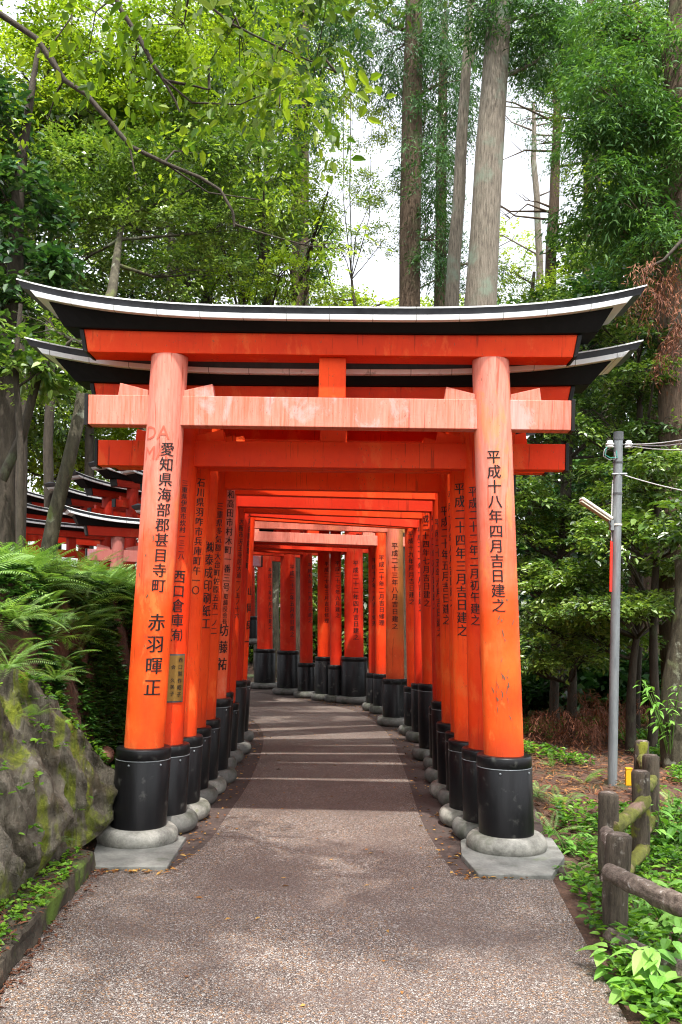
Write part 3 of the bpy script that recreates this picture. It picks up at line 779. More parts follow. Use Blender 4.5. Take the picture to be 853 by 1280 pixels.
base = [G(-120, 1250, .1), G(-50, 1185, .1), G(0, 1138, .1), G(50, 1095, .1), G(95, 1064, .1), G(130, 1040, .1), G(152, 1010, .1)]
ridge = [P(-150, 770, 4.7), P(-60, 800, 5.0), P(0, 838, 5.3), P(42, 858, 5.6), P(78, 905, 5.85), P(112, 948, 6.05), P(146, 988, 6.2)]
def interp(pts, t):
    s = t * (len(pts) - 1); i = min(int(s), len(pts) - 2); return pts[i].lerp(pts[i + 1], s - i)
mb = MB(); NU, NV = 150, 110; vs = []
for i in range(NU + 1):
    u = i / NU; b, r_ = interp(base, u), interp(ridge, u)
    nrm = Vector((.72, -.62, .3)).normalized()
    for j in range(NV + 1):
        v = j / NV
        if v < .72:
            t = v / .72; p = b.lerp(r_, t); p = p + nrm * .1 * math.sin(math.pi * t)
        else:
            t = (v - .72) / .28; p = r_ + Vector((-.9, .75, -.9)) * t + Vector((0, 0, .12 * math.sin(math.pi * min(1, t * 2))))
        q = Vector((p.x * 5.5 + p.z * 3.2, p.y * 3, p.z * 1.1 - p.x))
        rg = lambda w: 1 - 2 * abs(noise.noise(w))
        d = noise.noise(q) * .11 + rg(q * 1.3) * .085 + rg(q * 2.9 + Vector((3, 1, 2))) * .045 + noise.noise(p * 12) * .022 + rg(p * 24) * .010
        crack = abs(noise.noise(Vector((p.x * 3.4 + p.z * 2.4, p.y * 1.5, 5))));  d -= .08 * max(0, 1 - crack * 11)
        p = p + nrm * d * (min(1, v * 12))
        vs.append(tuple(p))
fs = [(i * (NV + 1) + j, (i + 1) * (NV + 1) + j, (i + 1) * (NV + 1) + j + 1, i * (NV + 1) + j + 1) for i in range(NU) for j in range(NV)]
mb.add(vs, fs, True); o = mb.build('rock_outcrop', M['rock'])
tag(o, 'sloping mossy rock outcrop at the left edge of the path', 'rock')

# ------------------------------------------------------------------ foliage generators
def unit(a): return a / np.maximum(1e-9, np.linalg.norm(a, axis=-1, keepdims=True))
def leaf_quads(pos, dr, nrm, Ln, Wd, fold=.12, mid=.45):
    dr = unit(dr); side = unit(np.cross(dr, nrm)); nn = np.cross(side, dr)
    Ln = Ln[:, None]; Wd = Wd[:, None]
    m = pos + dr * Ln * mid + nn * Ln * fold
    return np.stack([pos, m + side * Wd / 2, pos + dr * Ln - nn * Ln * fold * .5, m - side * Wd / 2], axis=1)

def leaf_pairs(pos, dr, nrm, Ln, Wd, fold=.16):
    """rounded leaf folded along its midrib: two quads per leaf"""
    dr = unit(dr); side = unit(np.cross(dr, nrm)); nn = np.cross(side, dr); Ln = Ln[:, None]; Wd = Wd[:, None]
    tip = pos + dr * Ln - nn * Ln * .12
    out = []
    for s in (1, -1):
        out.append(np.stack([pos, pos + dr * Ln * .28 + side * s * Wd * .5 + nn * Wd * fold, pos + dr * Ln * .66 + side * s * Wd * .42 + nn * Wd * fold * .6, tip][::1], axis=1))
    return np.concatenate(out)

def sprays(centers, outd, twig, nl, leaf, wd, tilt=.5, droop=.25, jitter=.03, tintbase=None, fan=3, pair=False):
    """leafy twigs: centers (n,3), outd (n,3)"""
    n = len(centers); V = []; T = []
    up = np.array([0, 0, 1.0])
    base_t = rng.uniform(.15, .75, n) if tintbase is None else tintbase
    nrm = unit(up[None] + rng.normal(0, tilt, (n, 3)))
    d0 = unit(outd + rng.normal(0, .45, (n, 3)) + np.array([0, 0, -droop]))
    d0 = unit(d0 - nrm * (d0 * nrm).sum(1, keepdims=True) * .8)
    side = np.cross(d0, nrm)
    for f in range(fan):
        ang = (f - (fan - 1) / 2) * .75 + rng.normal(0, .15, n)
        td = unit(d0 * np.cos(ang)[:, None] + side * np.sin(ang)[:, None]); ts = np.cross(td, nrm)
        tl = twig * rng.uniform(.6, 1.15, n)
        for k in range(nl):
            t = (k + .6) / nl; s = 1 if k % 2 else -1
            pos = centers + td * (tl * t)[:, None] - up * (tl * t * t * droop)[:, None] + rng.normal(0, jitter, (n, 3))
            ld = td * .65 + ts * s * rng.uniform(.4, 1.0, n)[:, None] + rng.normal(0, .25, (n, 3)) - up * droop * .5
            V.append((leaf_pairs if pair else leaf_quads)(pos, ld, nrm + rng.normal(0, .3, (n, 3)), leaf * rng.uniform(.65, 1.25, n), wd * rng.uniform(.7, 1.2, n)))
            tt = np.clip(base_t + rng.normal(0, .14, n), 0, 1); T.append(tt)
            if pair: T.append(tt)
    return np.concatenate(V), np.concatenate(T)

def blob_points(c, r, n, shell=.55):
    """random points in an ellipsoid, biased outwards, with clumpy gaps"""
    out = []; out_d = []
    c = np.array(c); r = np.array(r); off = rng.uniform(0, 50, 3)
    tries = 0
    while len(out) < n and tries < n * 12:
        tries += 1
        d = rng.normal(0, 1, 3); d /= np.linalg.norm(d); rad = rng.uniform(shell ** 3, 1) ** (1 / 3.0)
        p = c + d * r * rad
        q = (p + off) * (2.1 / max(.5, r.mean() ** .5)); nv = noise.noise(Vector((q[0], q[1], q[2] * 2.1)))
        if nv < rng.uniform(-.12, .14): continue
        out.append(p); out_d.append(d * np.array([1, 1, .4]))
    return np.array(out), np.array(out_d)

STY = {  # twig, leaves per twig, leaf length, width, tilt, droop, jitter, fan
 'broad': (.34, 6, .125, .06, .35, .2, .02, 3),
 'fine': (.32, 9, .065, .03, .35, .15, .02, 3),
 'maple': (.36, 9, .06, .045, .22, .12, .03, 3),
 'shrub': (.3, 7, .085, .04, .5, .35, .02, 3),
 'cedar': (.45, 12, .14, .026, .55, .7, .035, 3),
 'far': (.5, 7, .16, .08, .5, .2, .05, 3),
}
def bend(pts, n=10, wig=.05, seed=0.0):
    """smooth polyline through pts with (p, r)"""
    out = []; rr = []
    for i in range(len(pts) - 1):
        (a, ra), (b, rb) = pts[i], pts[i + 1]
        m = max(2, n // (len(pts) - 1))
        for k in range(m):
            t = k / m
            q = Vector(a).lerp(Vector(b), t)
            q += Vector((noise.noise(Vector((seed, q.z * .9, 0))), noise.noise(Vector((seed, q.z * .9, 7))), 0)) * wig
            out.append(q); rr.append(ra + (rb - ra) * t)
    out.append(Vector(pts[-1][0])); rr.append(pts[-1][1])
    return out, rr

def tree(label, trunk, blobs, style='broad', leafm='leaf_mid', bark='bark_dark', group=None, cat='tree', name='broadleaf_tree', dens=1.35,
         limbs=True, wig=.06, tb=None, loc_ground=True, limb_r=.05, extra=None, tn=14):
    """trunk: list of (Vector, radius) bottom->top; blobs: list of (centre Vector, (rx,ry,rz), n sprays)"""
    base = Vector(trunk[0][0])
    t = tag(empty(name, base), label, cat, group)
    if loc_ground:
        gz = terrain_z(base.x, base.y)
        trunk = [(Vector((base.x, base.y, gz - .15)), trunk[0][1] * 1.15)] + list(trunk) if base.z > gz + .05 else trunk
    seed = random.random() * 40
    pts, rr = bend(trunk, tn, wig, seed)
    mb = MB(); mb.tube(pts, rr, 14, True, .10)
    o = mb.build('trunk', M[bark], t); o.matrix_parent_inverse = Matrix.Translation(-base)
    tw, nl, lf, wd, tilt, droop, jit, fan = STY[style]
    if limbs and blobs:
        for (c, r, n) in blobs:
            mb = MB()
            c = Vector(c)
            # attach from the trunk point a little below the blob
            best = min(range(len(pts)), key=lambda i: (pts[i] - (c - Vector((0, 0, (c - pts[i]).length * .35)))).length)
            a = pts[best]; ra = min(rr[best] * .55, limb_r)
            m = a.lerp(c, .5) + Vector((0, 0, -.06 * (c - a).length)) + Vector((random.uniform(-.1, .1), random.uniform(-.1, .1), 0)) * (c - a).length
            q, s = bend([(a, ra), (m, ra * .65), (c, ra * .3)], 10, .05, random.random() * 30)
            mb.tube(q, s, 7, False, .1)
            for k in range(6):
                d = Vector((random.uniform(-1, 1) * r[0], random.uniform(-1, 1) * r[1], random.uniform(-.6, .8) * r[2])) * .8
                st_ = q[random.randint(4, len(q) - 1)]
                q2, s2 = bend([(st_, ra * .3), (st_.lerp(c + d, .5) + Vector((0, 0, .05)), ra * .2), (c + d, .003)], 7, .08, random.random() * 30)
                mb.tube(q2, s2, 5, False)
            o = mb.build('limb', M[bark], t); o.matrix_parent_inverse = Matrix.Translation(-base)
    for q in (extra or ()):
        mb = MB(); mb.tube([p for p, _ in q], [r for _, r in q], 6, False, .1)
        o = mb.build('dead_limb', M[bark], t); o.matrix_parent_inverse = Matrix.Translation(-base)
    VV = []; TT = []
    for (c, r, n) in blobs:
        p, d = blob_points(c, r, max(4, int(n * dens)))
        if len(p) == 0: continue
        off = random.uniform(-.12, .12)
        v, tt = sprays(p, d, tw, nl, lf, wd, tilt, droop, jit, None if tb is None else rng.uniform(tb[0], tb[1], len(p)) + off, fan, style in ('broad', 'shrub', 'tier'))
        VV.append(v); TT.append(tt)
    if VV:
        o = quads_obj('crown', np.concatenate(VV), np.clip(np.concatenate(TT), 0, 1), M[leafm], t)
        o.matrix_parent_inverse = Matrix.Translation(-base)
    return t

def W3(px, py, Y): return P(px, py, Y)
def B(px, py, Y, rx, ry, n, rd=None):
    """blob given by picture position, depth and picture radii"""
    s = Y / F; return (P(px, py, Y), (rx * s, (rd if rd else (rx + ry) / 2) * s, ry * s), n)
def T(pts):
    """trunk points (px, py, Y, width px)"""
    return [(P(a, b, Y), w * Y / F / 2) for (a, b, Y, w) in pts]

def boughs(px, py, Y, w, h, k, n=16, rx=(26, 46), ry=(5, 10)):
    return [B(px + random.uniform(-1, 1) * w, py + random.uniform(-1, 1) * h, Y + random.uniform(-1, 1), random.uniform(*rx), random.uniform(*ry), n, 34) for _ in range(k)]
STY['bough'] = (.40, 11, .12, .024, .3, .55, .03, 3)
# ---- tall cedars in the middle
tree('tall cedar with the thickest pale grey trunk above the gate roof', T([(598, 700, 17, 46), (600, 388, 17, 40), (613, 180, 17, 35), (624, 20, 17, 31), (632, -160, 17, 26)]),
     [B(640, 28, 17, 60, 34, 70), B(690, 60, 17, 40, 40, 45), B(580, -10, 17, 60, 30, 50), B(640, -90, 17, 90, 50, 90), B(700, 10, 17, 50, 30, 40)],
     'cedar', 'leaf_cedar', 'bark_grey', cat='tree', name='cedar_tree', wig=.02, limb_r=.05)
tree('dark brown cedar trunk wrapped in hanging foliage, left of the thick pale one', T([(512, 700, 21, 30), (512, 388, 21, 27), (514, 200, 21, 26), (517, 40, 21, 22), (518, -160, 21, 17)]),
     [B(530, 190, 21, 30, 90, 70), B(500, 60, 21, 55, 45, 70), B(545, 300, 21, 24, 60, 40), B(555, 100, 21, 32, 75, 60), B(470, 20, 21, 50, 25, 40), B(520, -70, 21, 90, 60, 60)],
     'cedar', 'leaf_cedar', 'bark_brown', name='cedar_tree', wig=.02, tb=(.05, .5))
tree('slim bare cedar trunk leaning right between the dark and the pale trunk', T([(560, 700, 19, 20), (564, 388, 19, 18), (573, 250, 19, 16), (583, 90, 19, 12), (590, -20, 19, 7)]),
     [B(596, 60, 19, 16, 30, 10)], 'cedar', 'leaf_cedar', 'bark_grey', name='cedar_tree', wig=.03)
def snag(pts, w, n, seed):
    random.seed(seed); out = []
    for k in range(n):
        t = random.random(); i = min(int(t * (len(pts) - 1)), len(pts) - 2); a = pts[i][0].lerp(pts[i + 1][0], t * (len(pts) - 1) - i)
        s = random.choice((-1, 1)); l = random.uniform(.7, 2.2)
        b = a + Vector((s * l * .6, random.uniform(-.3, .3), l * random.uniform(-.05, .3))); c = a + Vector((s * l, random.uniform(-.5, .5), l * random.uniform(-.2, .45)))
        out.append([(a, w), (b, w * .6), (c, w * .2)])
        for q in range(2):
            m = b.lerp(c, random.random()); out.append([(m, w * .35), (m + Vector((s * .3, 0, random.uniform(-.3, .3))), w * .12)])
    return out
tp = T([(690, 560, 25, 16), (688, 345, 25, 14), (694, 220, 25, 12), (699, 90, 25, 8)])
tree('half bare cedar with dead side branches right of the thick trunk', tp, [B(690, 118, 25, 34, 22, 14), B(706, 60, 25, 30, 40, 26), B(676, 180, 25, 24, 14, 6)], 'cedar', 'leaf_cedar', 'bark_brown', name='cedar_tree', wig=.05, extra=snag(tp, .035, 22, 3))
tp = T([(678, 560, 28, 10), (675, 330, 28, 9), (668, 200, 28, 7), (667, 130, 28, 4)])
tree('thin grey snag of a tree beside the half bare cedar', tp, [B(664, 150, 28, 14, 20, 6)], 'cedar', 'leaf_cedar', 'bark_grey', name='cedar_tree', wig=.05, extra=snag(tp, .03, 12, 4))
tp = T([(376, 640, 24, 24), (375, 380, 24, 22), (376, 200, 24, 20), (378, 60, 24, 16), (380, -80, 24, 12)])
tree('shaded cedar trunk with ivy behind the left half of the gate roof', tp, [B(372, 130, 20, 40, 60, 80), B(372, 40, 20, 60, 40, 80), B(392, 300, 20, 22, 50, 26), B(430, 15, 20, 26, 20, 20)], 'cedar', 'leaf_cedar', 'bark_brown', name='cedar_tree', tb=(.05, .5), wig=.03, extra=snag(tp, .03, 12, 5))
tree('dark straight trunk rising behind the left third of the gate roof', T([(258, 640, 25, 17), (259, 380, 25, 15), (262, 250, 25, 13), (266, 90, 25, 10)]),
     [B(255, 190, 18, 60, 40, 90), B(280, 90, 18, 60, 55, 90)], 'far', 'leaf_mid', 'bark_dark')

# ---- left hand woods
GL = 'leafy trees of the left woods'
tree('spreading tree whose lichen-spotted trunk leans right before the far black roofs', T([(56, 712, 9.2, 20), (68, 640, 9.2, 18), (84, 580, 9.2, 17), (100, 520, 9.3, 16), (112, 460, 9.4, 15), (124, 410, 9.6, 15), (140, 365, 10, 13), (150, 300, 10.6, 8), (160, 245, 11.2, 4), (166, 205, 11.6, 1.5)]),
     [B(120, 215, 11, 95, 38, 120), B(60, 270, 11, 70, 42, 90), B(215, 215, 11, 80, 36, 110), B(190, 290, 11, 90, 30, 80), B(300, 205, 11, 70, 34, 90), B(310, 275, 11, 75, 26, 60), B(95, 335, 11, 70, 20, 36), B(240, 345, 11, 80, 20, 40), B(60, 410, 9.4, 50, 30, 20), B(40, 470, 9.4, 40, 30, 12)],
     'fine', 'leaf_mid', 'bark_lichen', GL, tb=(.3, .95), limb_r=.045, wig=.03, tn=20)
tree('yellow-green maple filling the upper left corner', T([(20, 700, 14, 20), (30, 400, 14, 16), (50, 200, 14, 10), (60, 80, 14, 6)]),
     [B(30, 95, 14, 75, 45, 130), B(110, 55, 14, 80, 42, 130), B(40, 20, 14, 80, 30, 90), B(190, 95, 14, 60, 40, 90), B(110, 140, 14, 85, 34, 110), B(15, 165, 14, 50, 34, 70), B(230, 30, 14, 80, 32, 100)],
     'maple', 'leaf_bright', 'bark_dark', GL, tb=(.3, .9))
tree('light green tree behind the overhanging branch at upper left centre', T([(330, 640, 24, 16), (335, 380, 24, 14), (320, 200, 22, 9), (315, 60, 20, 5)]),
     [B(300, 50, 16, 80, 45, 120), B(380, 190, 16, 55, 40, 60), B(330, 125, 16, 80, 40, 110), B(350, 250, 16, 75, 28, 70), B(410, 240, 16, 60, 24, 40), B(300, 330, 16, 75, 30, 70), B(350, 345, 16, 70, 26, 50)],
     'fine', 'leaf_bright', 'bark_dark', GL, tb=(.15, .8))
tree('broad dark tree with a thick trunk at the left edge of the picture', T([(4, 760, 10, 30), (6, 600, 10, 26), (12, 420, 10, 24), (20, 300, 10, 18), (30, 180, 10, 12), (48, 60, 10, 5)]),
     [B(10, 250, 10, 60, 50, 60), B(20, 340, 10, 60, 40, 50), B(-40, 420, 10, 60, 60, 40), B(-50, 150, 10, 70, 80, 70)], 'broad', 'leaf_dark', 'bark_dark', GL, tb=(.2, .8))
tree('thin crooked sapling beside the leaning trunk above the ferns', T([(30, 700, 8.6, 9), (27, 600, 8.6, 9), (24, 520, 8.6, 8), (20, 450, 8.6, 7), (26, 380, 8.6, 5)]),
     [B(15, 430, 8.6, 40, 30, 16), B(60, 460, 8.6, 35, 26, 10)], 'broad', 'leaf_mid', 'bark_dark', GL, name='sapling', wig=.05, tb=(.3, .9),
     extra=[[(P(2, 600, 8.8), .05), (P(30, 540, 8.8), .045), (P(45, 480, 8.8), .04), (P(72, 440, 8.8), .025), (P(90, 425, 8.8), .012)]])
for k, (px, py, Y, w, h, lm, lab) in enumerate([
        (70, 560, 24, 90, 45, 'leaf_bright', 'sunlit yellow-green maple low behind the far black roofs'),
        (150, 500, 26, 110, 70, 'leaf_bright', 'bright maple glowing between the leaning trunk and the front gate'),
        (20, 480, 22, 80, 90, 'leaf_mid', 'mid green tree low behind the thick left trunk'),
        (110, 390, 22, 120, 70, 'leaf_mid', 'shaded tree behind the left ends of the gate roofs'),
        (230, 330, 24, 120, 70, 'leaf_mid', 'tree behind the dark straight trunk, just above the roof'),
        (60, 200, 20, 120, 110, 'leaf_mid', 'tall tree deep in the upper left woods'),
        (210, 150, 22, 120, 110, 'leaf_mid', 'tall tree deep behind the forked crooked one'),
        (330, 60, 26, 110, 80, 'leaf_bright', 'tall tree high behind the ivy-clad cedar'),
        (300, 300, 26, 100, 60, 'leaf_mid', 'tree low behind the light green one near the roof'),
        (-60, 330, 16, 90, 160, 'leaf_mid', 'tree just past the left edge of the picture')]):
    tree(lab, T([(px, 700, Y, 14), (px + 5, py, Y, 8)]), [B(px + dx * w, py + dy * h, Y, w * .55, h * .55, 44) for dx, dy in ((-.5, -.4), (.5, -.35), (0, .1), (-.5, .45), (.5, .45), (0, -.6))],
         'far', lm, 'bark_dark', GL, tb=(.1, .9) if lm == 'leaf_mid' else (.3, 1))

tree('tree leaning over the far black roofs with a high spreading crown', T([(-60, 700, 15, 20), (-30, 420, 15, 18), (10, 300, 15, 12), (40, 230, 15, 6)]),
     boughs(70, 215, 15, 130, 45, 26, 16, (40, 60), (10, 18)) + boughs(180, 180, 15, 90, 50, 12, 14, (40, 60), (10, 18)), 'far', 'leaf_mid', 'bark_dark', GL, tb=(.3, 1), limb_r=.03)
# ---- sky side, sparse small trees right behind the gate roof
GC = 'small trees seen against the sky behind the gate'
tree('bushy young tree just right of the thick pale trunk above the roof', T([(662, 600, 20, 10), (664, 400, 20, 8), (668, 340, 20, 4)]),
     [B(655, 375, 20, 40, 28, 50), B(700, 372, 20, 40, 30, 55), B(735, 385, 20, 40, 36, 60), B(640, 340, 20, 30, 18, 22)], 'fine', 'leaf_bright', 'bark_dark', GC, tb=(.2, .8))
tree('sparse young tree against the white sky left of the dark trunk', T([(450, 600, 22, 8), (446, 400, 22, 6), (440, 350, 22, 3)]),
     [B(420, 372, 22, 36, 16, 40), B(480, 300, 22, 34, 16, 34), B(470, 235, 22, 34, 22, 46), B(465, 160, 22, 30, 20, 40), B(430, 110, 22, 36, 24, 44), B(440, 20, 22, 50, 22, 50), B(420, 300, 22, 30, 14, 26)], 'fine', 'leaf_bright', 'bark_dark', GC, tb=(.3, .9))
tree('leafy tree with airy branches between the cedars and the right woods', T([(760, 700, 18, 14), (756, 420, 18, 12), (750, 300, 18, 8), (745, 150, 18, 5)]),
     [B(740, 300, 18, 36, 40, 46), B(730, 120, 18, 50, 40, 70), B(780, 60, 18, 60, 45, 90), B(735, 225, 18, 30, 25, 30), B(700, 30, 18, 30, 20, 22), B(730, 360, 18, 50, 34, 60)], 'fine', 'leaf_bright', 'bark_dark', GC, tb=(.1, .75))

# ---- right hand woods
GR = 'trees and shrubs of the right woods'
tree('tall cedar with hanging green sprays along the right edge', T([(850, 860, 11.5, 46), (842, 600, 11.5, 40), (838, 300, 11.5, 34), (846, 60, 11.5, 26), (850, -100, 11.5, 20)]),
     boughs(815, 90, 11.5, 70, 90, 22, 16) + boughs(800, 230, 11.5, 70, 90, 24, 16),
     'bough', 'leaf_cedar', 'bark_brown', GR, name='cedar_tree', tb=(.25, .95), limb_r=.02)
VV = []; TT = []
dp = []; dd = []
for (px, py, rx, ry, n) in ((806, 335, 12, 12, 7), (800, 372, 8, 12, 5), (818, 352, 8, 22, 7), (845, 400, 10, 26, 10), (832, 432, 10, 14, 6), (852, 340, 10, 26, 8)):
    c = P(px, py, 9.6); s = 9.6 / F
    for _ in range(n):
        dp.append(np.array(c) + np.array([random.uniform(-1, 1) * rx * s, random.uniform(-.2, .2), random.uniform(-1, 1) * ry * s])); dd.append([random.uniform(-.4, .4), random.uniform(-.3, .3), -1.2])
v, tt = sprays(np.array(dp), np.array(dd), .24, 14, .075, .010, .9, 1.0, .012, None, 3)
o = quads_obj('dead_cedar_sprays', v, tt, M['leaf_brown']); tag(o, 'rusty brown dead cedar sprays hanging beside the right roof tip', 'dead branch')
mb = MB(); mb.tube([P(853, 300, 9.7), P(830, 325, 9.6), P(808, 335, 9.6), P(795, 345, 9.6)], [.02, .016, .01, .004], 6); mb.tube([P(860, 380, 9.7), P(845, 400, 9.6), P(828, 432, 9.6)], [.02, .012, .004], 6)
b_ = mb.build('twig', M['bark_dark'], o)
STY['tier'] = (.24, 7, .07, .034, .25, .15, .02, 3)
random.seed(31)
for (px, py, Y, w, h, lm, nt_, tbb, lab) in [
        (705, 470, 13.2, 70, 90, 'leaf_mid', 22, (.1, .8), 'dark evergreen shrub tree right of the front gate roof ends'),
        (795, 470, 12, 75, 90, 'leaf_mid', 24, (.1, .85), 'evergreen tree above the top of the utility pole'),
        (695, 640, 12.5, 60, 90, 'leaf_mid', 22, (.15, .9), 'glossy evergreen shrub between front right pillar and utility pole'),
        (712, 775, 11.6, 75, 70, 'leaf_mid', 20, (.3, 1), 'low shrub beside the front right pillar above the brown litter'),
        (815, 640, 10.6, 60, 80, 'leaf_mid', 20, (.3, 1), 'glossy shrub with light leaves right of the utility pole'),
        (790, 770, 10.6, 80, 50, 'leaf_mid', 16, (.4, 1), 'bright leafy shrub low on the right of the pole'),
        (850, 540, 12.6, 60, 100, 'leaf_mid', 18, (.1, .8), 'dark tree behind the wires at the right edge'),
        (770, 350, 15, 70, 60, 'leaf_mid', 16, (.1, .8), 'shrub tree behind the right roof tip')]:
    bl_ = []
    for k in range(nt_):
        a_ = random.uniform(-1, 1); b_ = random.uniform(-1, 1)
        bl_.append(B(px + a_ * w, py + b_ * h, Y + random.uniform(-.9, .9), random.uniform(26, 48), random.uniform(6, 12), 17, 30))
    tree(lab, T([(px, 880, Y, 12), (px + 8, py, Y, 7), (px + 4, py - h * .8, Y, 2)]), bl_, 'tier', lm, 'bark_dark', GR, name='evergreen_shrub', cat='shrub', tb=tbb, limb_r=.025)
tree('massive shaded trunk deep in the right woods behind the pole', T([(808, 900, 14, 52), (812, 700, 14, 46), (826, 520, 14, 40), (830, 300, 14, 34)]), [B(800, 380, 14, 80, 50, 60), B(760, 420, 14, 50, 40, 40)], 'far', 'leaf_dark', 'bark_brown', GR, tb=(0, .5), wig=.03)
tree('stout tree trunk just right of the fence with pale bark', T([(850, 960, 9.5, 46), (852, 850, 9.5, 40), (862, 700, 9.5, 36)]), [B(880, 640, 9.5, 50, 50, 30)], 'broad', 'leaf_mid', 'bark_lichen', GR)

def far_wood(name, label, specs, leafm, tb):
    VV = []; TT = []
    for (px, py, Y, rx, ry, n) in specs:
        c, r, n = B(px, py, Y, rx, ry, n); p, d = blob_points(c, r, n, .2)
        tw, nl, lf, wd, tilt, droop, jit, fan = STY['far']
        v, tt = sprays(p, d, tw * 1.3, nl, lf * 1.25, wd * 1.4, tilt, droop, jit, rng.uniform(tb[0], tb[1], len(p)), fan); VV.append(v); TT.append(tt)
    return tag(quads_obj(name, np.concatenate(VV), np.concatenate(TT), M[leafm]), label, 'woods', kind='stuff')
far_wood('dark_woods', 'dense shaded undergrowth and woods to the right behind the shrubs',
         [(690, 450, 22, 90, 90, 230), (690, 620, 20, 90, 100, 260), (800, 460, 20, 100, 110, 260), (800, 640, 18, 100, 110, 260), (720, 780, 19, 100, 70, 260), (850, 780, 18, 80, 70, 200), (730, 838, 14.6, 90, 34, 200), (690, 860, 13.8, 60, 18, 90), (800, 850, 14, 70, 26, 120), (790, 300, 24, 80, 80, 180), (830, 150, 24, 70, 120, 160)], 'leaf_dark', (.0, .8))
far_wood('tunnel_woods', 'green woods glimpsed between the far pillars and behind the gates',
         [(350, 760, 26, 60, 70, 260), (450, 760, 27, 60, 70, 260), (400, 820, 26, 100, 50, 200), (520, 700, 26, 80, 80, 200), (400, 660, 30, 120, 60, 120), (250, 700, 28, 120, 80, 120)], 'leaf_mid', (.2, 1))
far_wood('left_woods', 'dim green woods behind the far gates on the left',
         [(20, 620, 30, 140, 70, 120), (150, 640, 32, 120, 60, 100), (60, 430, 32, 160, 110, 150), (220, 430, 34, 160, 110, 140), (330, 430, 36, 120, 90, 90)], 'leaf_mid', (.3, 1))
tree('mossy tan trunk seen between the two leftmost far pillars', T([(345, 870, 21, 11), (344, 760, 21, 10), (346, 650, 21, 10)]), [], 'far', 'leaf_mid', 'bark_lichen', wig=.01)

# ---- more trees against the sky and overhead
random.seed(77)
tree('dense dark cedar standing between the brown and the pale trunks', T([(552, 700, 24, 16), (550, 388, 24, 15), (552, 200, 24, 13), (556, 20, 24, 10)]),
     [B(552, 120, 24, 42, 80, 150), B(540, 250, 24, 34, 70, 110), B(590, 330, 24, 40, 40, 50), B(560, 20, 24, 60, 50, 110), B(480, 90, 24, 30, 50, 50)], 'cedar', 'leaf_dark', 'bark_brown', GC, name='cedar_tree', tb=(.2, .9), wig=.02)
tree('feathery cedar behind the half bare one at the upper right', T([(735, 700, 22, 16), (735, 388, 22, 14), (735, 200, 22, 11), (738, 0, 22, 8)]),
     boughs(735, 30, 22, 80, 60, 16, 26, (24, 42), (6, 11)) + boughs(765, 170, 22, 50, 110, 18, 22, (24, 40), (5, 10)), 'bough', 'leaf_cedar', 'bark_brown', GC, name='cedar_tree', tb=(.3, 1), wig=.02, limb_r=.025)
tree('distant pale green tree low against the sky left of the dark trunk', T([(420, 640, 34, 12), (420, 420, 34, 9), (420, 380, 34, 5)]),
     [B(400, 378, 34, 50, 24, 60), B(460, 392, 34, 60, 20, 60), B(545, 392, 34, 50, 22, 50), B(400, 300, 34, 24, 40, 30), B(640, 300, 34, 26, 40, 20)], 'far', 'leaf_bright', 'bark_dark', GC, tb=(.4, 1))
for k, (x, y, h, bl_, lab) in enumerate([
        (-4.4, 5.6, 7.6, [(-.9, 9.4, 9.4, 1.5, .7, 50), (-3.2, 1.6, 7.6, 1.5, .7, 34), (-1.2, .9, 8.6, 1.6, .6, 40), (-1.2, 12.3, 10.9, 1.7, .8, 60)], 'unseen tree on the left bank, crown added to dapple the sun'),  # out of frame, crown added to break up sun on tunnel and path
        (5.2, 6.5, 8.0, [(.8, 13.2, 12.0, 1.8, .9, 60), (2.6, 2.4, 7.6, 1.3, .6, 28), (-.6, 1.5, 8.0, .75, .35, 45), (.5, 1.5, 8.1, .75, .35, 45), (1.6, 1.5, 8.0, .7, .35, 35), (1.1, 9.0, 9.6, 1.0, .6, 26)], 'unseen tree right of the fence, boughs added to shade tunnel and path'),  # out of frame, flat boughs added to cast shade on tunnel and front path
        (-4.5, -3.5, 7.0, [(-3, -2.6, 6.6, 2.4, 1.2, 120), (-3.6, -6, 7.6, 2.6, 1.6, 120), (-4.8, -3.5, 4, 2.0, 1.6, 100), (-1, -5, 7.6, 2.0, 1.2, 80)], 'broad tree behind the camera on the left'),
        (4.8, -4.0, 7.0, [(3.2, -3, 6.8, 2.2, 1.2, 110), (4.4, -6.4, 7.4, 2.6, 1.6, 120), (5.2, -4, 3.8, 2.0, 1.6, 100), (1.2, -7, 8, 2.0, 1.4, 90)], 'broad tree behind the camera on the right')]):
    gz = terrain_z(x, y)
    tree(lab, [(Vector((x, y, gz)), .2), (Vector((x * .98, y, h * .5)), .16), (Vector((x * .93, y, h)), .08)],
         [(Vector((a, b, c)), (r_, r_, rz_), n) for (a, b, c, r_, rz_, n) in bl_], 'far', 'leaf_mid', 'bark_dark', 'large trees overhead', tb=(.2, .8))

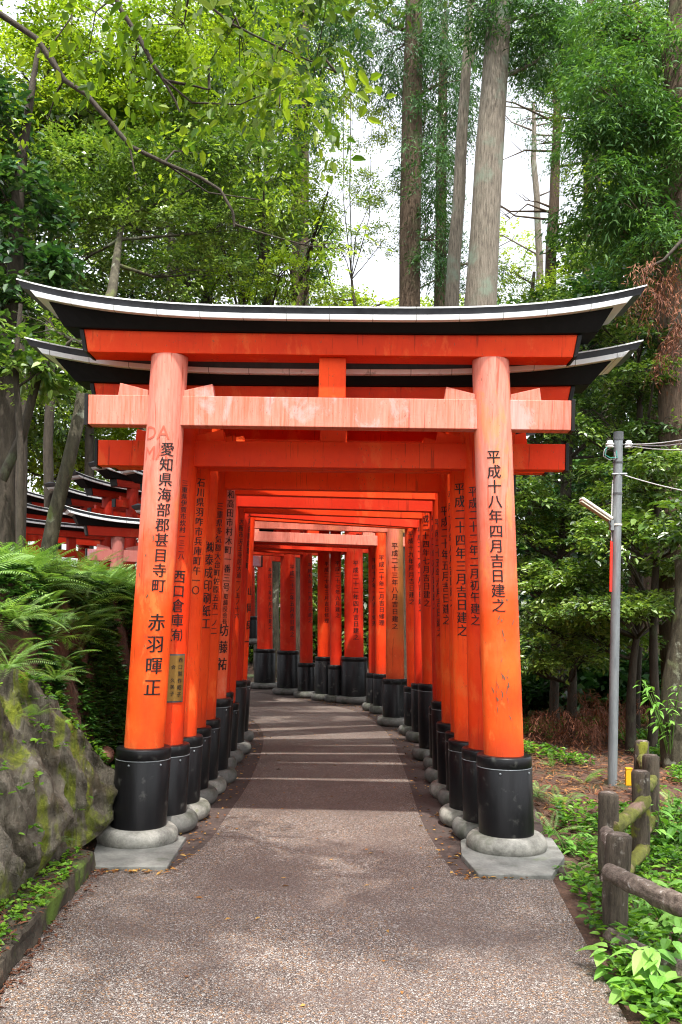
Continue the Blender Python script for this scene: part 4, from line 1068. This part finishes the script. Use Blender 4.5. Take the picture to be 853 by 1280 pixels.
# ---- overhanging branches (close)
def branch(name, label, paths, leafpts, leaf, wd, leafm, tb, twig=.22, nl=5, droop=.6):
    t = tag(empty(name, paths[0][0][0]), label, 'branch'); inv = Matrix.Translation(-Vector(paths[0][0][0]))
    mb = MB()
    for q in paths:
        a, r_ = bend(q, 16, .02, random.random() * 9); mb.tube(a, r_, 8, False, .12)
    P_ = []; D_ = []
    for (px, py, Y, rx, ry, n) in leafpts:
        s = Y / F
        c0 = P(px, py, Y)
        # carrying twig from the nearest path point
        allp = [Vector(p) for q in paths for p, _ in q]
        near = min(allp, key=lambda p: (p - c0).length)
        mb.tube([near, near.lerp(c0, .5) + Vector((0, 0, .04)), c0], [.008, .006, .003], 5, False)
        for _ in range(n):
            d = Vector((random.uniform(-1, 1) * rx * s, random.uniform(-.35, .35), random.uniform(-1, 1) * ry * s))
            P_.append(np.array(c0 + d)); dv = d.normalized(); D_.append([dv.x, dv.y, dv.z * .3 - .2])
            if random.random() < .5: mb.tube([c0, c0 + d], [.003, .0015], 4, False)
    o = mb.build('bough', M['bark_dark'], t); o.matrix_parent_inverse = inv
    v, tt = sprays(np.array(P_), np.array(D_), twig, nl, leaf, wd, .4, droop, .015, rng.uniform(tb[0], tb[1], len(P_)), 2, True)
    o = quads_obj('foliage', v, tt, M[leafm], t); o.matrix_parent_inverse = inv
    return t
def BP(pts): return [(P(a, b, Y), w * Y / F / 2) for a, b, Y, w in pts]
branch('overhanging_branch', 'long sinuous dark branch sweeping down from the upper left corner',
       [BP([(-60, 0, 6, 9), (0, 18, 6, 8), (45, 48, 6, 7.5), (80, 100, 6, 7), (108, 118, 6, 6.5), (140, 155, 6, 6), (162, 182, 6, 5.5), (205, 203, 6, 5), (250, 222, 6, 4.5), (275, 238, 6, 4), (290, 265, 6, 3.5), (293, 284, 6, 3)]),
        BP([(293, 280, 6, 3), (330, 292, 6, 2.2), (380, 306, 6, 1.8), (430, 312, 6, 1.2)]), BP([(162, 182, 6, 3), (166, 205, 6, 2), (170, 225, 6, 1)]),
        BP([(205, 203, 6, 2.5), (260, 240, 6.2, 2), (330, 250, 6.4, 1.5)]), BP([(80, 100, 6, 3), (60, 60, 6, 2), (90, 20, 6, 1.5)])],
       [(330, 230, 6.2, 50, 18, 9), (400, 305, 6, 40, 12, 8), (90, 30, 6, 50, 25, 10), (60, 150, 6.2, 40, 20, 6), (230, 190, 6.2, 40, 15, 6)], .05, .022, 'leaf_bright', (.3, .9))
branch('overhanging_branch', 'near branch with large hanging oval leaves at the top centre left',
       [BP([(120, -60, 4.6, 8), (150, 10, 4.6, 6), (172, 45, 4.6, 5.5), (190, 80, 4.6, 5), (205, 103, 4.6, 4), (225, 140, 4.6, 2)]),
        BP([(205, 100, 4.6, 4), (240, 106, 4.6, 3), (262, 112, 4.6, 2)]), BP([(205, 100, 4.6, 3), (240, 130, 4.6, 2.4), (300, 132, 4.6, 1.6), (350, 110, 4.6, 1.2)]),
        BP([(200, -60, 4.4, 6), (240, -10, 4.4, 4), (290, 30, 4.4, 3), (350, 60, 4.4, 2.5), (420, 90, 4.4, 1.6)])],
       [(230, 30, 4.5, 50, 30, 9), (300, 35, 4.4, 45, 30, 9), (340, 75, 4.4, 40, 26, 9), (395, 80, 4.4, 36, 30, 9), (430, 95, 4.4, 20, 20, 4), (350, 130, 4.5, 30, 22, 6), (260, 80, 4.6, 40, 24, 6), (120, 15, 4.6, 40, 26, 6), (170, 70, 4.7, 30, 24, 4)], .072, .036, 'leaf_bright', (.0, .75), .2, 4, .8)

# ------------------------------------------------------------------ ferns and ground cover
def frond(L_, n=20, droop=.9, pin=.2, sub=7):
    """one fern frond along +x rising then drooping; returns quads"""
    V = []
    for i in range(n):
        t = (i + 1.5) / (n + 1.5)
        p = np.array([L_ * t, 0, L_ * (.55 * t - droop * t * t * .75)])
        tg = np.array([1, 0, .55 - droop * 1.5 * t]); tg /= np.linalg.norm(tg)
        w = L_ * pin * math.sin(math.pi * min(1, (t * .92 + .10))) ** .8 * 1.25
        for s in (-1, 1):
            d = np.array([.42, s * 1.0, -.18]); d /= np.linalg.norm(d)
            if sub <= 1:
                V.append((p, d, tg, w, L_ / n * .5)); continue
            for k in range(sub):
                u = (k + .5) / sub; q = p + d * w * u
                V.append((q, d * .6 + tg * .8, None, L_ / n * .62 * (1 - u * .55), w / sub * .7))
                V.append((q, d * .6 - tg * .8, None, L_ / n * .62 * (1 - u * .55), w / sub * .7))
    pos = np.array([v[0] for v in V]); dr = np.array([v[1] for v in V]); ln = np.array([v[3] for v in V]); wd = np.array([v[4] for v in V])
    nrm = np.tile(np.array([[0, 0, 1.0]]), (len(V), 1))
    return leaf_quads(pos, dr, nrm, ln, wd, .05)
FR = [frond(1.0, 20, .8, .2, 9), frond(1.0, 18, 1.05, .18, 9), frond(1.0, 22, .6, .18, 8)]
FRS = [frond(1.0, 24, .8, .16, 1), frond(1.0, 22, 1.05, .17, 1), frond(1.0, 26, .6, .14, 1)]
def place_frond(fr, pos, yaw, L_, lift=0.0, roll=0.0):
    c, s = math.cos(yaw), math.sin(yaw)
    Rz = np.array([[c, -s, 0], [s, c, 0], [0, 0, 1]]); cl, sl = math.cos(-lift), math.sin(-lift); Ry = np.array([[cl, 0, sl], [0, 1, 0], [-sl, 0, cl]])
    cr, sr = math.cos(roll), math.sin(roll); Rx = np.array([[1, 0, 0], [0, cr, -sr], [0, sr, cr]])
    return (fr * L_) @ (Rz @ Ry @ Rx).T + np.array(pos)
def fern_clump(pos, nfr, L_, lib, lift=(0, .6), yaw0=0, spread=math.pi):
    VV = []; TT = []
    for k in range(nfr):
        fr = lib[rng.integers(len(lib))]; v = place_frond(fr, pos, yaw0 + rng.uniform(-spread, spread), L_ * rng.uniform(.65, 1.15), rng.uniform(*lift), rng.normal(0, .25))
        VV.append(v); TT.append(np.clip(rng.uniform(.25, .85) + rng.normal(0, .06, len(v)), 0, 1))
    return np.concatenate(VV), np.concatenate(TT)

def tpos(x, y): return (x, y, terrain_z(x, y))
# individual bright ferns at the front left
for (px, py, Y, L_, nf, lab) in [(12, 835, 5.4, .34, 22, 'sunlit pale green fern above the rock at the left edge'),
                                 (70, 850, 5.65, .26, 14, 'fern with fronds drooping over the rock ridge'),
                                 (20, 775, 6.0, .4, 20, 'pale fern at the left edge under the darker ferns'),
                                 (50, 1020, 5.2, .0, 0, ''), ]:
    if nf == 0: continue
    c = P(px, py, Y); v, t_ = fern_clump((c.x, c.y, c.z), nf, L_ * .9, FRS, (-.1, .6), R(-40), R(130))
    o = quads_obj('fern', v, np.clip(t_ + .2, 0, 1), M['fern'], loc=tuple(c)); tag(o, lab, 'fern', 'ferns above the rock')
# fern mass on the bank
VV = []; TT = []
random.seed(11)
for k in range(620):
    y = random.uniform(5.6, 11.0); x = -(1.85 + 2.6 * random.random() ** 1.4)
    if terrain_z(x, y) < 1.05 + .35 * ss(y, 6.5, 9): continue
    p = tpos(x, y)
    v, t_ = fern_clump(p, 8, random.uniform(.24, .52), FRS, (-.1, .75), R(-50), R(150))
    VV.append(v); TT.append(t_)
tag(quads_obj('bank_ferns', np.concatenate(VV), np.concatenate(TT), M['fern']), 'mass of feathery ferns covering the bank on the left', 'ferns', kind='stuff')

def herbs(name, label, pts, leaf, wd, nl, h, mat, tb=(.2, .9), cat='ground cover', kind='stuff', up=.5):
    n = len(pts); pts = np.array(pts); V = []; T_ = []
    bt = rng.uniform(tb[0], tb[1], n)
    for k in range(nl):
        a = rng.uniform(0, 2 * np.pi, n); el = rng.uniform(-.2, .6, n)
        d = np.stack([np.cos(a), np.sin(a), el], 1)
        q = pts + np.stack([np.cos(a) * leaf * .25, np.sin(a) * leaf * .25, rng.uniform(.2, 1, n) * h], 1)
        nr = np.stack([-np.cos(a) * .3, -np.sin(a) * .3, np.ones(n)], 1) + rng.normal(0, .3, (n, 3))
        V.append(leaf_pairs(q, d, nr, leaf * rng.uniform(.6, 1.2, n), wd * rng.uniform(.7, 1.2, n))); tt = np.clip(bt + rng.normal(0, .12, n), 0, 1); T_ += [tt, tt]
    return tag(quads_obj(name, np.concatenate(V), np.concatenate(T_), M[mat]), label, cat, kind=kind)
# shaded herbs on the bank face
pts = []
for k in range(15000):
    y = random.uniform(6.1, 12.5); x = -random.uniform(1.6, 2.35)
    if noise.noise(Vector((x * 3.2, y * 2.2, 4))) < -.22: continue
    pts.append(tpos(x, y))
herbs('bank_ground_cover', 'small shaded leaves creeping down the steep left bank', pts, .065, .03, 6, .08, 'herb_dk', (.2, 1))
# low herbs right
pts = []; pts2 = []
for k in range(9000):
    y = random.uniform(3.3, 13.0); x = random.uniform(1.1, 5.5)
    g = P(426, 770, 1); lim = 1.3 + .0 * y
    # keep off the path apron
    if y < 5.6 and x < (.93 + (y - 3.3) * .16 + .12): continue
    if y < 7.5 and x < 1.62 and y > 5.3: continue
    if x < 1.7 and y > 7: continue
    nn = noise.noise(Vector((x * 1.1, y * 1.1, 1)))
    # brown litter clearing between gate and pole
    if 7.4 < y < 12.0 and x < 3.1 + .1 * (y - 8) and nn < .42: continue
    if nn < -.28: continue
    pts.append(tpos(x, y))
herbs('ground_cover', 'fresh green low herbs covering the ground by the fence', pts, .058, .028, 7, .12, 'herb', (.0, .8))
VV = []; TT = []
for (px, py, L_) in [(700, 1010, .3), (690, 1035, .28), (715, 1050, .26), (730, 985, .25), (690, 960, .22), (672, 1000, .2), (840, 1010, .3), (835, 1060, .28), (820, 950, .3), (745, 1120, .2), (845, 930, .35), (720, 1090, .2)]:
    c = G(px, py, -.05); v, t_ = fern_clump((c.x, c.y, terrain_z(c.x, c.y)), 7, L_, FRS, (.1, .7)); VV.append(v); TT.append(t_)
tag(quads_obj('low_ferns', np.concatenate(VV), np.clip(np.concatenate(TT) + .1, 0, 1), M['fern']), 'small ferns scattered between the front right pillar and the fence', 'ferns', kind='stuff')

# litter : dead cedar sprigs & leaves in the clearing, loose leaves along pillars
pts = []
for k in range(5200):
    y = random.uniform(6.9, 14.5); x = random.uniform(1.55, 5.0)
    pts.append(tpos(x, y))
pts = np.array(pts); n = len(pts); a = rng.uniform(0, 2 * np.pi, n); d = np.stack([np.cos(a), np.sin(a), rng.uniform(-.05, .35, n)], 1)
v = leaf_quads(pts + np.array([0, 0, .015]), d, np.stack([rng.normal(0, .4, n), rng.normal(0, .4, n), np.ones(n)], 1), rng.uniform(.05, .2, n), rng.uniform(.006, .018, n), .1)
v2 = leaf_quads(pts[:2600] + rng.normal(0, .2, (2600, 3)) * np.array([1, 1, 0]) + np.array([0, 0, .015]), d[:2600], np.stack([rng.normal(0, .4, 2600), rng.normal(0, .4, 2600), np.ones(2600)], 1), rng.uniform(.03, .07, 2600), rng.uniform(.015, .03, 2600), .1)
tag(quads_obj('forest_litter', np.concatenate([v, v2]), rng.uniform(0, 1, n + 2600), M['litter']), 'rust brown needles and twigs littering the ground right of the gate', 'litter', kind='stuff')
# heap of dead fronds
P_ = []; D_ = []
for k in range(17):
    px = random.uniform(655, 800); py = random.uniform(860, 905); Y = random.uniform(10.6, 12.6)
    c = P(px, py, Y); c.z = max(min(c.z, .75), terrain_z(c.x, c.y) + .1)
    for q in range(16):
        a_ = random.uniform(0, 6.28); P_.append(np.array(c) + np.array([random.uniform(-.12, .12), random.uniform(-.12, .12), random.uniform(-.06, .06)])); D_.append([math.cos(a_), math.sin(a_), -.25])
v, tt = sprays(np.array(P_), np.array(D_), .5, 22, .10, .010, .35, 1.1, .008, None, 1)
tag(quads_obj('dead_frond_heap', v, tt, M['leaf_brown']), 'heap of drooping dead cedar fronds behind the clearing', 'dead fronds', kind='stuff')

def near_seg(x, y, poly):
    return min((Vector((x, y)) - Vector(p)).length for p in poly)
pts = []
random.seed(5)
for k in range(1500):
    side = random.random() < .5; poly = inL if side else inR
    i = random.randint(0, len(poly) - 2); 
    if poly[i][1] > 16.5: continue
    t = random.random(); x = poly[i][0] * (1 - t) + poly[i + 1][0] * t; y = poly[i][1] * (1 - t) + poly[i + 1][1] * t
    off = random.uniform(-.02, .42) ; x += (-off if side else off)
    pts.append((x, y, .008 + random.random() * .006))
for k in range(70): pts.append((random.uniform(-1.3, 1.0), random.uniform(3, 12), .009))
pts = np.array(pts); n = len(pts); a = rng.uniform(0, 2 * np.pi, n)
v = leaf_quads(pts, np.stack([np.cos(a), np.sin(a), rng.uniform(0, .15, n)], 1), np.stack([rng.normal(0, .25, n), rng.normal(0, .25, n), np.ones(n)], 1), rng.uniform(.02, .05, n), rng.uniform(.010, .022, n), .1)
tag(quads_obj('fallen_leaves', v, rng.uniform(0, 1, n), M['gold_litter']), 'fallen yellow and brown leaves along the foot of the pillars', 'fallen leaves', kind='stuff')

pts = []
for k in range(1400):
    t = random.random(); i = random.choice((0, 1, 2, 3)); a, b = kin[i], kin[i + 1]; q = a.lerp(b, t); pts.append((q.x - random.uniform(.0, .45), q.y, .132 + .01 * random.random()))
for k in range(220):
    t = random.random(); i = random.choice((1, 2, 3)); a, b = kin[i], kin[i + 1]; q = a.lerp(b, t); pts.append((q.x + abs(random.gauss(0, .03)) + .01, q.y, .012))
pts = np.array(pts); n = len(pts); a = rng.uniform(0, 2 * np.pi, n)
v = leaf_quads(pts, np.stack([np.cos(a), np.sin(a), rng.uniform(-.1, .25, n)], 1), np.stack([rng.normal(0, .3, n), rng.normal(0, .3, n), np.ones(n)], 1), rng.uniform(.015, .05, n), rng.uniform(.006, .018, n), .1)
tag(quads_obj('kerb_litter', v, rng.uniform(0, .45, n), M['litter']), 'brown leaf crumbs lying on the left kerb and in its gutter', 'litter', kind='stuff')
# weeds on kerb and rock
pts = []
for k in range(420):
    t = random.random(); i = random.choice((0, 1, 2, 3)); a, b = kin[i], kin[i + 1]
    q = a.lerp(b, t); x = q.x - random.uniform(.02, .4) ** 1.0; 
    if random.random() < .5 * abs(noise.noise(Vector((q.x * 3, q.y * 3, 0)))) : continue
    pts.append((x, q.y, .122))
herbs('kerb_weeds', 'tiny green weeds growing on the mossy left kerb', pts, .035, .02, 5, .03, 'herb', (.3, 1))
pts = []
for k in range(70):
    i = int(abs(random.gauss(0, .35)) * NU) % NU; j = random.randint(4, int(NV * .7)); v_ = vs[0] if False else None
    pts.append((i, j))
rv = [tuple(v.co) for v in bpy.data.objects['rock_outcrop'].data.vertices]
pts = [rv[i * (NV + 1) + j] for i, j in pts] + [rv[random.randint(NU // 3, NU) * (NV + 1) + random.randint(int(NV * .68), int(NV * .75))] for _ in range(60)]
herbs('rock_weeds', 'sparse weeds rooted in the cracks of the mossy rock', pts, .05, .022, 5, .03, 'herb', (.4, 1))
for (px, py, Y, L_, nf, lab) in [(42, 1012 - 120, 5.45, .16, 7, 'tiny fern on the upper face of the rock'), (62, 1050, 5.3, .14, 5, 'small pale fern at the foot of the rock')]:
    c = P(px, py, Y - .15); v, t_ = fern_clump((c.x + .05, c.y - .1, c.z), nf, L_, FR, (0, .7), R(-50), R(100))
    tag(quads_obj('fern', v, np.clip(t_ + .15, 0, 1), M['fern'], loc=tuple(c)), lab, 'fern', 'ferns above the rock')

# leafy weeds and broad-leaved plants
def leafy_plant(label, base, stems, leaf, wd, mat='bigleaf', name='broadleaf_plant', tb=(.3, .9), nseg=5):
    t = tag(empty(name, base), label, 'plant'); inv = Matrix.Translation(-Vector(base))
    mb = MB(); VV = []; TT = []
    for (dx, dy, h) in stems:
        a = Vector(base); c = a + Vector((dx, dy, h)); m = a.lerp(c, .5) + Vector((-dx * .15, -dy * .15, h * .12))
        q = [a.lerp(m, k / 4).lerp(m.lerp(c, k / 4), k / 4) for k in range(5)]
        mb.tube(q, [.006, .0055, .005, .004, .003], 6)
        for k in range(2, 5):
            nlv = 2 if k < 4 else 4
            for s in range(nlv):
                yaw = random.uniform(0, 6.28)
                d = np.array([math.cos(yaw), math.sin(yaw), random.uniform(-.35, .25)]); ln = leaf * random.uniform(.6, 1.15) * (1 if k < 4 else .8); w = ln * wd / leaf
                # curved leaf made of several quads, folded at the midrib
                side = np.cross(d / np.linalg.norm(d), [0, 0, 1]); side /= np.linalg.norm(side); up = np.array([0, 0, 1.])
                p0 = np.array(q[k]) + d * .03; n = 6; tint = random.uniform(*tb)
                row = []
                for i in range(n + 1):
                    u = i / n; ww = w * .5 * (math.sin(math.pi * min(1, u ** .75)) ** .85) if 0 < i < n else .0008
                    cpt = p0 + d * ln * u - up * ln * .35 * u * u
                    row.append((cpt - side * ww + up * ww * .3, cpt, cpt + side * ww + up * ww * .3))
                for i in range(n):
                    VV.append([row[i][0], row[i][1], row[i + 1][1], row[i + 1][0]]); VV.append([row[i][1], row[i][2], row[i + 1][2], row[i + 1][1]])
                    TT += [min(1, max(0, tint + random.uniform(-.02, .02)))] * 2
    o = mb.build('stem', simple('green_stem', (.06, .13, .02), (.1, .2, .03), 12, .6, .1, .002), t); o.matrix_parent_inverse = inv
    o = quads_obj('leaves', np.array(VV), np.array(TT), M[mat], t); o.matrix_parent_inverse = inv
    for pl in o.data.polygons: pl.use_smooth = True
    return t
random.seed(21)
def stems(n, rx, ry, h0, h1): return [(random.uniform(-rx, rx), random.uniform(-ry, ry), random.uniform(h0, h1)) for _ in range(n)]
b = G(800, 1262, -.1); leafy_plant('broad-leaved plant sprouting at the foot of the nearest fence post', (b.x, b.y, -.12), stems(11, .14, .14, .1, .33), .12, .075)
b = G(850, 1290, -.1); leafy_plant('large pale-leaved plant in the bottom right corner', (b.x, b.y, -.12), stems(11, .16, .15, .1, .24), .12, .075)
b = G(840, 1185, -.1); leafy_plant('light green leafy plant behind the lower fence rail', (b.x, b.y, -.12), stems(9, .2, .2, .16, .34), .12, .07)
b = G(835, 1060, -.1); leafy_plant('leafy plant growing beyond the fence posts', (b.x, b.y, -.1), stems(10, .3, .3, .15, .4), .12, .06, tb=(.2, .8))
b = G(770, 930, 0); leafy_plant('small green seedling in the brown litter right of the pole', (b.x + .1, b.y, 0), stems(5, .2, .2, .1, .22), .08, .03, tb=(.1, .6))
b = G(728, 920, 0); leafy_plant('lone green seedling in the brown clearing left of the pole', (b.x, b.y, 0), stems(3, .06, .06, .1, .22), .12, .04, tb=(.1, .6))
b = G(838, 960, 0); leafy_plant('upright plant with fresh leaves behind the farthest fence post', (b.x, b.y, 0), stems(14, .35, .3, .4, .9), .11, .04, tb=(.2, .8))
b = G(690, 1060, -.05); leafy_plant('low leafy weed right of the front right slab', (b.x + .1, b.y, -.1), stems(8, .12, .12, .06, .18), .08, .045, tb=(.2, .7))
b = G(700, 1110, -.05); leafy_plant('small weed at the corner of the path below the slab', (b.x + .08, b.y, -.1), stems(6, .1, .1, .06, .18), .08, .04, tb=(.2, .7))
b = G(127, 1040, .02); leafy_plant('small pale weed at the foot of the front left pillar', (b.x - .03, b.y + .02, .1), stems(6, .08, .06, .06, .24), .055, .03, tb=(.4, 1))

# stick on the ground
mb = MB(); mb.tube([G(668, 930) + Vector((0, 0, .02)), G(690, 937) + Vector((0, 0, .05)), G(714, 948) + Vector((0, 0, .02))], [.014, .012, .006], 7, jit=.2)
tag(mb.build('stick', M['rail']), 'bare pale stick lying on the brown litter', 'stick')

# ------------------------------------------------------------------ log fence
fz = -.1
def fpost(px, pytop, Y, wpx, zb=-.2):
    c = P(px, pytop, Y); r_ = wpx * Y / F / 2; return Vector((c.x, c.y, zb)), c.z, r_
posts = [fpost(772, 1043, 4.35, 31), fpost(761, 991, 5.35, 24), fpost(802, 964, 6.1, 22), fpost(814, 944, 6.8, 20), fpost(802, 926, 7.9, 17)]
fr = tag(empty('log_fence', posts[0][0]), 'rustic log fence with mossy posts winding past the path', 'fence')
inv = Matrix.Translation(-posts[0][0])
for (b, zt, r_) in posts:
    mb = MB(); sd = random.random() * 20
    def xfp(v, b=b, sd=sd, r_=r_):
        k = 1 + .10 * noise.noise(Vector((v[0] * 18, v[1] * 18, v[2] * 4 + sd))) + .05 * noise.noise(Vector((v[0] * 60, v[1] * 60, v[2] * 14 + sd))); return (b.x + v[0] * k + .01 * noise.noise(Vector((sd, v[2] * 3, 0))), b.y + v[1] * k, v[2])
    mb.lathe([(r_ * 1.02, z) for z in np.linspace(b.z, zt - .012, 16)] + [(r_ * .95, zt - .004), (r_ * .8, zt)], 26, xfp)
    o = mb.build('post', M['log'], fr); o.matrix_parent_inverse = inv
    mb = MB(); mb.lathe([(r_ * .78, zt + .0005), (r_ * .78, zt + .004), (r_ * .5, zt + .006)], 26, xfp)
    tp = mb.build('post_top', M['rail'], o)
    tp.matrix_parent_inverse = Matrix.Identity(4)
def rail(a, b, r0, r1, mat):
    q, s = bend([(a, r0), (a.lerp(b, .5) + Vector((0, 0, -.012)), (r0 + r1) / 2), (b, r1)], 20, .02, random.random() * 20)
    mb = MB(); mb.tube(q, s, 22, True, .3); o = mb.build('rail', M[mat], fr); o.matrix_parent_inverse = inv
rail(P(762, 1091, 4.25), P(905, 1152, 3.35), .040, .042, 'rail')
rail(P(764, 1172, 4.25), P(905, 1238, 3.35), .040, .042, 'rail')
rail(P(772, 1066, 4.42), P(758, 1040, 5.2), .036, .036, 'rail')
rail(P(768, 1150, 4.42), P(757, 1098, 5.2), .036, .036, 'rail')
rail(P(764, 1036, 5.3), P(806, 1000, 6.1), .045, .042, 'mossrail')
rail(P(766, 1104, 5.3), P(805, 1060, 6.1), .045, .042, 'mossrail')
rail(P(804, 985, 6.15), P(815, 975, 6.75), .04, .04, 'mossrail')
rail(P(804, 1040, 6.15), P(816, 1022, 6.75), .04, .04, 'mossrail')
rail(P(813, 965, 6.85), P(803, 948, 7.85), .04, .04, 'mossrail')
mb = MB(); c = P(786, 962, 6.9); mb.box((c.x, c.y, c.z - .06), (.045, .03, .12)); mb.box((c.x, c.y, c.z + .0075), (.052, .036, .014))
tag(mb.build('marker_stake', M['yellow'], bevel=.004), 'small yellow marker stake between the pole and the mossy posts', 'marker')

# ------------------------------------------------------------------ utility pole
Yp = 8.4
pb = P(765.5, 985, Yp); pt = P(773.3, 541, Yp); pb.z = terrain_z(pb.x, pb.y) - .05
axis = (pt - pb)
up_ = tag(empty('utility_pole', (pb.x, pb.y, pb.z)), 'slim galvanised utility pole with lamp and wires right of the gates', 'pole')
inv = Matrix.Translation(-Vector((pb.x, pb.y, pb.z)))
def ap(o): o.matrix_parent_inverse = inv; return o
def at_(py):
    z = P(770, py, Yp).z; t = (z - pb.z) / (pt.z - pb.z); return pb.lerp(pt, t)
mb = MB(); mb.tube([pb.lerp(pt, k / 8) for k in range(9)], [.043 - .003 * k / 8 for k in range(9)], 24); ap(mb.build('shaft', M['galv'], up_))
mb = MB(); mb.tube([at_(550), at_(540)], [.0445, .0445], 24); ap(mb.build('pole_cap', M['darkmetal'], up_))
for py in (579, 618, 657):
    mb = MB(); mb.tube([at_(py), at_(py - 2)], [.046, .046], 20); ap(mb.build('clamp_band', M['darkmetal'] if py != 657 else M['lampbody'], up_))
def insul(c, s=1):
    mb = MB(); prof = [(.012, -.03), (.03, -.028), (.034, -.02), (.02, -.012), (.032, -.004), (.032, .004), (.02, .012), (.024, .024), (.012, .03)]
    mb.lathe([(r_ * s, z * s) for r_, z in prof], 18, lambda v: (v[0] + c.x, v[1] + c.y, v[2] + c.z)); return mb
c1_ = at_(556) + Vector((-.085, -.03, 0)); c2_ = at_(556) + Vector((.085, -.03, 0))
ap(insul(c1_, 1.15).build('insulator', M['ceramic'], up_)); ap(insul(c2_, 1.15).build('insulator', M['ceramic'], up_))
mb = MB(); mb.tube([c1_ + Vector((0, .01, 0)), at_(556), c2_ + Vector((0, .01, 0))], .008, 8); ap(mb.build('bracket', M['darkmetal'], up_))
# cables
def cable(pts, r_, mat):
    mb = MB(); mb.tube(pts, r_, 6, False); ap(mb.build('cable', M[mat], up_))
def sag(a, b, s, n=16): return [a.lerp(b, k / n) - Vector((0, 0, s * 4 * (k / n) * (1 - k / n))) for k in range(n + 1)]
cable(sag(c2_, P(905, 538, 7.2), .03), .0055, 'cable'); cable(sag(c2_ + Vector((0, .02, .01)), P(905, 542, 7.2), .05), .0055, 'cable')
cable(sag(c2_ + Vector((0, 0, -.012)), P(905, 559, 7.2), .03), .005, 'cable')
cable(sag(at_(594) + Vector((.05, -.02, 0)), P(905, 622, 7.2), .02), .005, 'cable')
lp = [c1_ + Vector((0, -.01, -.02)), c1_ + Vector((-.05, -.01, -.05)), c1_ + Vector((-.06, 0, -.11)), c1_ + Vector((-.01, 0, -.14)), at_(572) + Vector((-.03, -.03, -.02)), at_(566) + Vector((-.04, -.03, 0))]
cable(lp, .004, 'cable'); cable([p + Vector((.012, -.01, .012)) for p in lp], .004, 'teal'); cable([p + Vector((.02, .01, -.008)) for p in lp[:4]], .0035, 'cable')
mb = MB(); mb.tube([at_(594) + Vector((-.06, -.03, .004)), at_(593) + Vector((.075, -.03, 0))], .012, 8); ap(mb.build('bracket', M['galv'], up_))
cable([at_(600) + Vector((-.045, 0, 0)), at_(650) + Vector((-.05, 0, 0)), at_(676) + Vector((-.046, 0, 0))], .006, 'cable')
# lamp fitting
la, lb = P(725.5, 624, Yp - .05), P(764, 650, Yp - .05)
d = (lb - la); Lx = d.length; ang = math.atan2(d.z, d.x)
Ml = Matrix.Translation((la + lb) / 2) @ Matrix.Rotation(-ang, 4, 'Y')
mb = MB(); mb.box((0, 0, .008), (Lx, .11, .028), Ml); lm = ap(mb.build('lamp', M['lampbody'], up_, .01))
mb = MB(); mb.box((0, 0, -.0165), (Lx * .93, .095, .016), Ml); o = mb.build('diffuser', simple('lamp_diffuser', (.5, .45, .36), (.6, .55, .45), 5, .35, .02, .001), lm, .004); o.matrix_parent_inverse = Matrix.Identity(4)
mb = MB(); mb.tube([lb + Vector((-.03, 0, 0)), lb + Vector((.004, .02, -.05)), at_(664) + Vector((-.04, 0, 0))], .010, 8); mb.box(tuple(at_(657) + Vector((-.05, -.01, 0))), (.03, .05, .09)); ap(mb.build('lamp_bracket', M['galv'], up_))
# red sign strapped to the pole
sa, sb = P(765, 677, Yp - .06), P(764.5, 740, Yp - .06)
c = (sa + sb) / 2; Ms = Matrix.Translation((c.x + .0, c.y, c.z)) @ Matrix.Rotation(R(66), 4, 'Z') @ Matrix.Rotation(0, 4, 'Y')
mb = MB(); mb.box((-.03, 0, 0), (.13, .008, (sa - sb).length), Ms); tag(mb.build('red_sign', M['signred'], bevel=.002), 'narrow red board strapped edge-on to the utility pole', 'sign')

# ------------------------------------------------------------------ sky, sun, render
EL, AZ = 66.0, 172.0      # high sun behind the camera
w = bpy.data.worlds.new('World'); scene.world = w; w.use_nodes = True
nt = w.node_tree; nt.nodes.clear()
sky = nt.nodes.new('ShaderNodeTexSky'); sky.sky_type = 'NISHITA'; sky.sun_disc = False
sky.sun_elevation = R(EL); sky.sun_rotation = R(AZ); sky.air_density = 1.0; sky.dust_density = 4.0; sky.ozone_density = 1.0
bg = nt.nodes.new('ShaderNodeBackground'); bg.inputs['Strength'].default_value = .10
wo = nt.nodes.new('ShaderNodeOutputWorld')
# thin bright cloud cover: desaturate the clear sky
hs = nt.nodes.new('ShaderNodeHueSaturation'); hs.inputs['Saturation'].default_value = .22; hs.inputs['Value'].default_value = 2.15
nt.links.new(sky.outputs[0], hs.inputs['Color']); nt.links.new(hs.outputs[0], bg.inputs['Color']); nt.links.new(bg.outputs[0], wo.inputs[0])
sl = bpy.data.lights.new('sun', 'SUN'); sl.energy = 2.9; sl.angle = R(.9); sl.color = (1, .955, .88)
so = bpy.data.objects.new('sun', sl); COL.objects.link(so)
dirv = Vector((math.sin(R(AZ)) * math.cos(R(EL)), math.cos(R(AZ)) * math.cos(R(EL)), math.sin(R(EL))))
so.rotation_euler = dirv.to_track_quat('Z', 'Y').to_euler()
scene.view_settings.view_transform = 'Standard'; scene.view_settings.look = 'None'; scene.view_settings.gamma = 1
scene.view_settings.exposure = 1.36
cy = scene.cycles
cy.max_bounces = 7; cy.diffuse_bounces = 4; cy.glossy_bounces = 3; cy.transmission_bounces = 4; cy.transparent_max_bounces = 4
cy.use_denoising = True; cy.denoiser = 'OPENIMAGEDENOISE'; cy.denoising_input_passes = 'RGB_ALBEDO_NORMAL'; cy.denoising_prefilter = 'ACCURATE'
scene.cycles.pixel_filter_type = 'BLACKMAN_HARRIS'; scene.cycles.filter_width = 1.15
cy.caustics_reflective = False; cy.caustics_refractive = False
print('faces', sum(len(o.data.polygons) for o in scene.objects if o.type == 'MESH'), 'objects', len(scene.objects))
